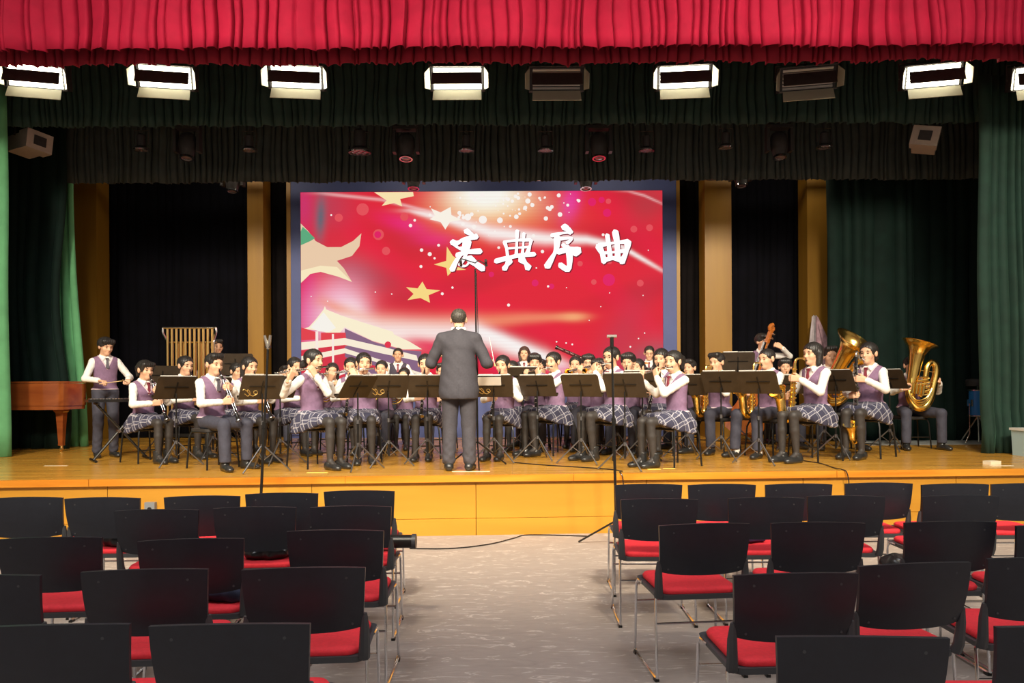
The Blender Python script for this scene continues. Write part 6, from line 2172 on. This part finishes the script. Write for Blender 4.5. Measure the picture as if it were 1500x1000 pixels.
MB().tube([d + Vector((-0.16, 0, 0.05)), d, d + Vector((0.04, 0, 0.03)), d + Vector((0.14, 0, -0.03))], 0.007, 6).build('cross_bar', M_BLACKM, t)
for x_ in (-0.16, 0.12):
    MB().tube([d + Vector((x_, -0.06, 0.02)), d + Vector((x_, 0.06, -0.02))], 0.016, 8).build('microphone', M_EBON, t)
MB().tube([d * 0.95 + Vector((0.012, 0, 0)), d * 0.7 + Vector((0.022, 0, 0)), d * 0.45 + Vector((0.014, 0, 0))], 0.004, 5).build('mic_cable', M_EBON, t)


def cable(label, pts_, r=0.006):
    o = MB().tube(bez(pts_, 60), r, 6).build('cable', M_EBON)
    return tag(o, label, 'cable')


def GZ(px, py, z):
    q_ = G(px, py, z)
    return q_


cable('thin black cable lying across the carpet between the chair blocks', [GZ(600, 803, 0.007), GZ(660, 803, 0.007), GZ(715, 797, 0.007), GZ(752, 788, 0.007), GZ(768, 783.5, 0.007), GZ(800, 783.2, 0.007), GZ(860, 785, 0.007)])
e1 = edge((G(905, 691).x - EA.x) / eu.x, 0.03)
cable('black cable crossing the stage boards and hanging over the edge', [GZ(752, 677, STAGE + 0.007), GZ(800, 681, STAGE + 0.007), GZ(880, 686, STAGE + 0.007), GZ(910, 689.5, STAGE + 0.007), (e1.x, e1.y + 0.04, STAGE + 0.014), (e1.x + 0.02, e1.y - 0.01, STAGE - 0.03), (e1.x + 0.03, e1.y - 0.02, 0.4), (e1.x + 0.03, e1.y - 0.03, 0.05)])
e2 = edge((G(1236, 689).x - EA.x) / eu.x, 0.03)
cable('black cable trailing from the tenor saxophonist\'s stool over the stage edge', [GZ(1165, 673, STAGE + 0.007), GZ(1200, 678, STAGE + 0.007), GZ(1222, 685, STAGE + 0.007), (e2.x - 0.03, e2.y + 0.05, STAGE + 0.014), (e2.x, e2.y - 0.01, STAGE - 0.02), (e2.x + 0.02, e2.y - 0.02, 0.4), (e2.x + 0.02, e2.y - 0.03, 0.1)])

# tape marks and scraps on the stage floor
M_TAPE = mat('yellow_tape', (0.80, 0.62, 0.12), 0.5)
M_TAPEW = mat('white_tape', (0.78, 0.70, 0.52), 0.6)
for px, py, w_, d_2, m_, txt in ((465, 692, 0.22, 0.06, M_TAPE, 'by the flutist with the low ponytail'), (690, 690.5, 0.40, 0.03, M_TAPEW, 'just behind the conductor\'s shoes'), (958, 687, 0.14, 0.05, M_TAPE, 'by the flutist with the high ponytail'), (980, 686, 0.13, 0.04, M_TAPE, 'a little beyond the one by the high ponytail'), (82, 682, 0.27, 0.03, M_TAPEW, 'before the grand piano'), (1467, 682, 0.24, 0.05, M_TAPEW, 'near the pale blue box')):
    q = G(px, py)
    tag(MB().box((0, 0, 0.001), (w_, d_2, 0.002)).build('floor_tape', m_, None, smooth=False, loc=q), ('yellow' if m_ is M_TAPE else 'pale') + ' tape mark on the stage floor ' + txt, 'tape')
q = G(1453, 680)
tag(MB().box((0, 0, 0.02), (0.15, 0.10, 0.04)).build('cloth_scrap', M_TAPEW, None, smooth=False, loc=q, rot=0.3), 'small folded beige cloth on the stage near the pale blue box', 'cloth')

# ================================================================== AUDIENCE CHAIRS
M_BACK = mat('chair_back_plastic', (0.014, 0.016, 0.023), 0.40, noise=0.1, nscale=30, bump=0.05, bscale=300, spec=0.45)
M_SHELL = mat('chair_shell_grey', (0.045, 0.047, 0.052), 0.45)
M_PAD = mat('red_seat_cloth', (0.72, 0.022, 0.036), 0.8, noise=0.08, nscale=60, bump=0.2, bscale=200)
CH_ = {}
TOPZ = 0.82
# backrest: a bowed, slightly flaring panel
mb = MB()
NXc, NZc = 13, 8
vs_ = []
for side in (0, 1):
    for r_ in range(NZc):
        t_ = r_ / (NZc - 1)
        z_ = 0.555 + (TOPZ - 0.555) * t_
        for c_ in range(NXc):
            u = c_ / (NXc - 1) * 2 - 1
            w_ = 0.228 + 0.010 * t_ - 0.006 * (1 - t_) ** 2
            yb = -0.215 - 0.045 * t_ - 0.028 * (1 - u * u) - 0.010 * math.sin(t_ * PI)
            zc = z_ - 0.012 * (u * u) * t_ + (0.010 * abs(u) ** 4 * (1 - t_)) - (0.02 * (1 - u * u) * (1 - t_) * 0.3)
            vs_.append((u * w_, yb + 0.016 * side, zc))
n_ = NXc * NZc
fs_ = []
for r_ in range(NZc - 1):
    for c_ in range(NXc - 1):
        a0 = r_ * NXc + c_
        fs_.append((a0, a0 + 1, a0 + NXc + 1, a0 + NXc))
        fs_.append((n_ + a0, n_ + a0 + NXc, n_ + a0 + NXc + 1, n_ + a0 + 1))
bd_ = [c_ for c_ in range(NXc)] + [r_ * NXc + NXc - 1 for r_ in range(1, NZc)] + [(NZc - 1) * NXc + c_ for c_ in range(NXc - 2, -1, -1)] + [r_ * NXc for r_ in range(NZc - 2, 0, -1)]
for q in range(len(bd_)):
    a0, a1 = bd_[q], bd_[(q + 1) % len(bd_)]
    fs_.append((a0, a0 + n_, a1 + n_, a1))
mb.add(vs_, fs_)
CH_['backrest'] = mb.mesh('backrest', M_BACK, sharp=0.9)
CH_['rivet'] = []
for u, t_ in ((-0.72, 0.82), (0.72, 0.82), (-0.80, 0.10), (0.80, 0.10)):
    z_ = 0.555 + (TOPZ - 0.555) * t_
    yb = -0.215 - 0.045 * t_ - 0.028 * (1 - u * u) - 0.010 * math.sin(t_ * PI)
    CH_['rivet'].append(MB().tube([(u * 0.23, yb - 0.002, z_), (u * 0.23, yb + 0.004, z_)], 0.005, 8).mesh('rivet', M_SHELL))
CH_['upright'] = [MB().tube([(s_ * 0.222, -0.19, 0.432), (s_ * 0.226, -0.205, 0.47), (s_ * 0.229, -0.214, 0.56), (s_ * 0.229, -0.222, 0.62)], [0.020, 0.019, 0.016, 0.009], 8, flat=1.2).mesh('upright', M_SHELL) for s_ in (-1, 1)]
CH_['seat_shell'] = MB().prism(rrect(0.46, 0.44, 0.05), lambda u, v, s: Vector((u * (0.97 + 0.03 * s), v + 0.02, 0.415 + 0.025 * s - 0.02 * max(0, (v - 0.15)) * 3))).mesh('seat_shell', M_SHELL, sharp=0.7)
pd = MB()
ou = rrect(0.41, 0.40, 0.06, 6)
lay = [(1.0, 0.441), (1.02, 0.455), (0.98, 0.468), (0.85, 0.474), (0.5, 0.470)]
m_n = len(ou)
vs_ = []
for k_2, z_ in lay:
    vs_ += [(u * k_2, v * k_2 + 0.012, z_) for u, v in ou]
vs_.append((0, 0.012, 0.468))
fs_ = [(r_ * m_n + j, r_ * m_n + (j + 1) % m_n, (r_ + 1) * m_n + (j + 1) % m_n, (r_ + 1) * m_n + j) for r_ in range(len(lay) - 1) for j in range(m_n)]
fs_ += [((len(lay) - 1) * m_n + j, (len(lay) - 1) * m_n + (j + 1) % m_n, len(lay) * m_n) for j in range(m_n)]
pd.add(vs_, fs_)
CH_['seat_pad'] = pd.mesh('seat_pad', M_PAD, sharp=1.2)
CH_['side_frame'] = [MB().tube([(s_ * 0.225, -0.16, 0.425), (s_ * 0.231, -0.165, 0.41), (s_ * 0.236, -0.20, 0.05), (s_ * 0.236, -0.205, 0.022), (s_ * 0.236, -0.18, 0.012), (s_ * 0.236, 0.20, 0.012), (s_ * 0.236, 0.225, 0.022), (s_ * 0.236, 0.222, 0.05), (s_ * 0.231, 0.205, 0.40), (s_ * 0.23, 0.17, 0.43), (s_ * 0.225, 0.10, 0.43)], 0.0075, 8).mesh('side_frame', M_CHROME) for s_ in (-1, 1)]
CH_['cross_bar'] = [MB().tube([(-0.231, y_, z_), (0.231, y_, z_)], 0.006, 7).mesh('cross_bar', M_CHROME) for y_, z_ in ((-0.18, 0.29), (0.21, 0.30))]
CH_['glide'] = [MB().box((s_ * 0.236, y_, 0.007), (0.022, 0.035, 0.014)).mesh('glide', M_BLACKM, smooth=False) for s_ in (-1, 1) for y_ in (-0.185, 0.205)]

CHAIRS = {
    'piano': [
        [(576, 718, 474, 719), (463, 721, 359, 723), (349, 724.5, 239, 728), (199, 728, 94, 729.5), (85, 727, -22, 730)],
        [(571, 740.5, 454, 742), (431, 741, 311, 744), (288, 745, 164, 747.6)],
        [(560, 776, 418, 777), (354, 787, 200, 792), (143, 785.6, -8, 789)],
        [(533, 829.6, 352, 834), (297, 832, 118, 837), (50, 841.6, -135, 844)],
        [(447, 913, 216, 917), (180, 913, -57, 920)]],
    'tuba': [
        [(903, 709, 999, 709), (1008, 709, 1110, 709), (1123, 709, 1222, 708), (1240, 707, 1340, 707), (1354, 709, 1452, 708), (1457, 708, 1556, 708)],
        [(909, 730.5, 1025, 730.5), (1066, 729, 1184, 728), (1183, 725, 1301, 727), (1353, 725.5, 1469, 725.5)],
        [(964, 769, 1107, 765), (1129, 765, 1274, 765), (1328, 764.5, 1467, 763), (1493, 769, 1640, 769)],
        [(1077, 842, 1265, 838), (1266, 829, 1430, 821.5), (1455, 817, 1627, 817)],
        [(1140, 932, 1400, 935), (1467, 918, 1715, 918)]]}
ORD = ['front', 'second', 'third', 'fourth', 'fifth']
NTH = ['aisle seat', 'second seat from the aisle', 'third seat from the aisle', 'fourth seat from the aisle', 'fifth seat from the aisle', 'sixth seat from the aisle']
SEATS = {}
for blk, rows_ in CHAIRS.items():
    for ri, row in enumerate(rows_):
        for ci, (xa, ya, xb2, yb2) in enumerate(row):
            if xa > xb2:
                xa, ya, xb2, yb2 = xb2, yb2, xa, ya
            cx, cy_ = (xa + xb2) / 2, (ya + yb2) / 2
            c0 = G(cx, cy_, TOPZ - 0.002)
            A_, B_ = G(xa, ya, TOPZ), G(xb2, yb2, TOPZ)
            yaw = math.atan2(B_.y - A_.y, B_.x - A_.x)
            yaw = max(-0.3, min(0.3, yaw * (0.5 if ri < 2 else 0.85)))
            back = Vector((math.sin(yaw), -math.cos(yaw), 0)) * 0.285
            loc = Vector((c0.x - back.x, c0.y - back.y, 0))
            t = thing('chair', 'black chair with red seat pad, %s row, %s, %s-side block' % (ORD[ri], NTH[ci], blk), 'chair', loc, yaw, 'audience chairs')
            SEATS[(blk, ri, ci)] = (loc, yaw)
            sh = link('seat_shell', CH_['seat_shell'], t)
            link('seat_pad', CH_['seat_pad'], t)
            bk = link('backrest', CH_['backrest'], t)
            for m_ in CH_['rivet']:
                link('rivet', m_, bk)
            for nm in ('upright', 'side_frame', 'cross_bar'):
                for m_ in CH_[nm]:
                    link(nm, m_, t)
            for m_ in CH_['glide']:
                link('glide', m_, t)


# coats and other things left on the seats
def lump(name, label, cat, seat, off, size, m_, seed):
    loc, yaw = SEATS[seat]
    rnd = random.Random(seed)
    pr = []
    for q in range(9):
        a = rnd.uniform(0, 2 * PI)
        r_ = rnd.uniform(0.1, 0.75)
        pr.append(ell((size[0] / 2 * r_ * math.cos(a), size[1] / 2 * r_ * math.sin(a), size[2] * rnd.uniform(0.3, 0.5)), (size[0] * rnd.uniform(0.2, 0.36), size[1] * rnd.uniform(0.2, 0.36), size[2] * rnd.uniform(0.35, 0.55))))
    def post(F, X, Y, Z):
        F = F + 0.008 * np.sin(X * 55 + 20 * Y) * np.sin(Y * 60 - 15 * X)
        return np.maximum(F, -Z)
    V_, Q_ = sdf_mesh(pr, 0.012, 0.03, post)
    o = link(name, np_mesh(name, V_, Q_, m_))
    R_ = Matrix.Rotation(yaw, 3, 'Z')
    o.location = loc + R_ @ Vector((off[0], off[1], 0)) + Vector((0, 0, 0.474))
    o.rotation_euler = (0, 0, yaw)
    return tag(o, label, cat)


M_PUFF = mat('black_puffer', (0.012, 0.012, 0.013), 0.3, noise=0.2, spec=0.6)
M_NAVY = mat('navy_cloth', (0.020, 0.026, 0.06), 0.8, noise=0.2)
lump('puffer_jacket', 'shiny black puffer jacket on a second-row chair, piano side', 'jacket', ('piano', 1, 1), (0.02, 0.02), (0.36, 0.30, 0.10), M_PUFF, 1)
lump('folded_jacket', 'navy jacket folded on a third-row chair, piano side', 'jacket', ('piano', 2, 1), (0.08, -0.02), (0.26, 0.26, 0.09), M_NAVY, 2)
lump('bundled_jacket', 'black jacket bundled on a front-row chair near the piano', 'jacket', ('piano', 0, 3), (0.06, 0.0), (0.26, 0.28, 0.09), M_PUFF, 3)
lump('fur_hood_coat', 'dark coat with grey fleece on a front-row chair, piano side', 'coat', ('piano', 0, 1), (0.10, 0.0), (0.26, 0.28, 0.16), mat('grey_fleece', (0.09, 0.085, 0.08), 0.9, noise=0.5, nscale=30), 4)
lump('scarf', 'dark purple scarf on a second-row chair, tuba side', 'scarf', ('tuba', 1, 1), (0.0, 0.08), (0.16, 0.16, 0.06), mat('purple_knit', (0.05, 0.02, 0.09), 0.9), 5)
lump('knit_cap', 'black knit cap on a third-row chair, tuba side', 'cap', ('tuba', 2, 2), (-0.08, 0.05), (0.18, 0.18, 0.10), M_PUFF, 6)
loc, yaw = SEATS[('piano', 1, 0)]
tb = P(585, 797, 4.62)
t = thing('black_tube', 'short black cylinder sticking out beside the second-row aisle chair', 'tube', (loc.x + 0.20, loc.y + 0.08, 0.535), 0)
MB().tube([(-0.20, 0.0, 0.0), (0.12, 0.0, 0.0)], 0.042, 16).build('barrel', M_BLACKM, t)
MB().tube([(0.12, 0, 0), (0.145, 0, 0)], 0.047, 16).build('cap', M_SHELL, t)
# socket boxes on the stage front
M_SOCKET = mat('grey_socket', (0.20, 0.21, 0.22), 0.4)
for px, py, txt in ((226, 743, 'bells side'), (1345, 738, 'tuba side')):
    q = edge((P(px, py, 7.4).x - EA.x) / eu.x, -0.028)
    q.z = P(px, py, 7.4).z
    t = thing('floor_socket', 'small grey socket box on the stage front, ' + txt, 'socket', q)
    MB().box((0, -0.02, 0), (0.10, 0.05, 0.13)).build('plate', M_SOCKET, t, smooth=False)
    MB().tube([(0, -0.044, 0.0), (0, -0.05, 0.0)], 0.02, 10).build('outlet', M_EBON, t)
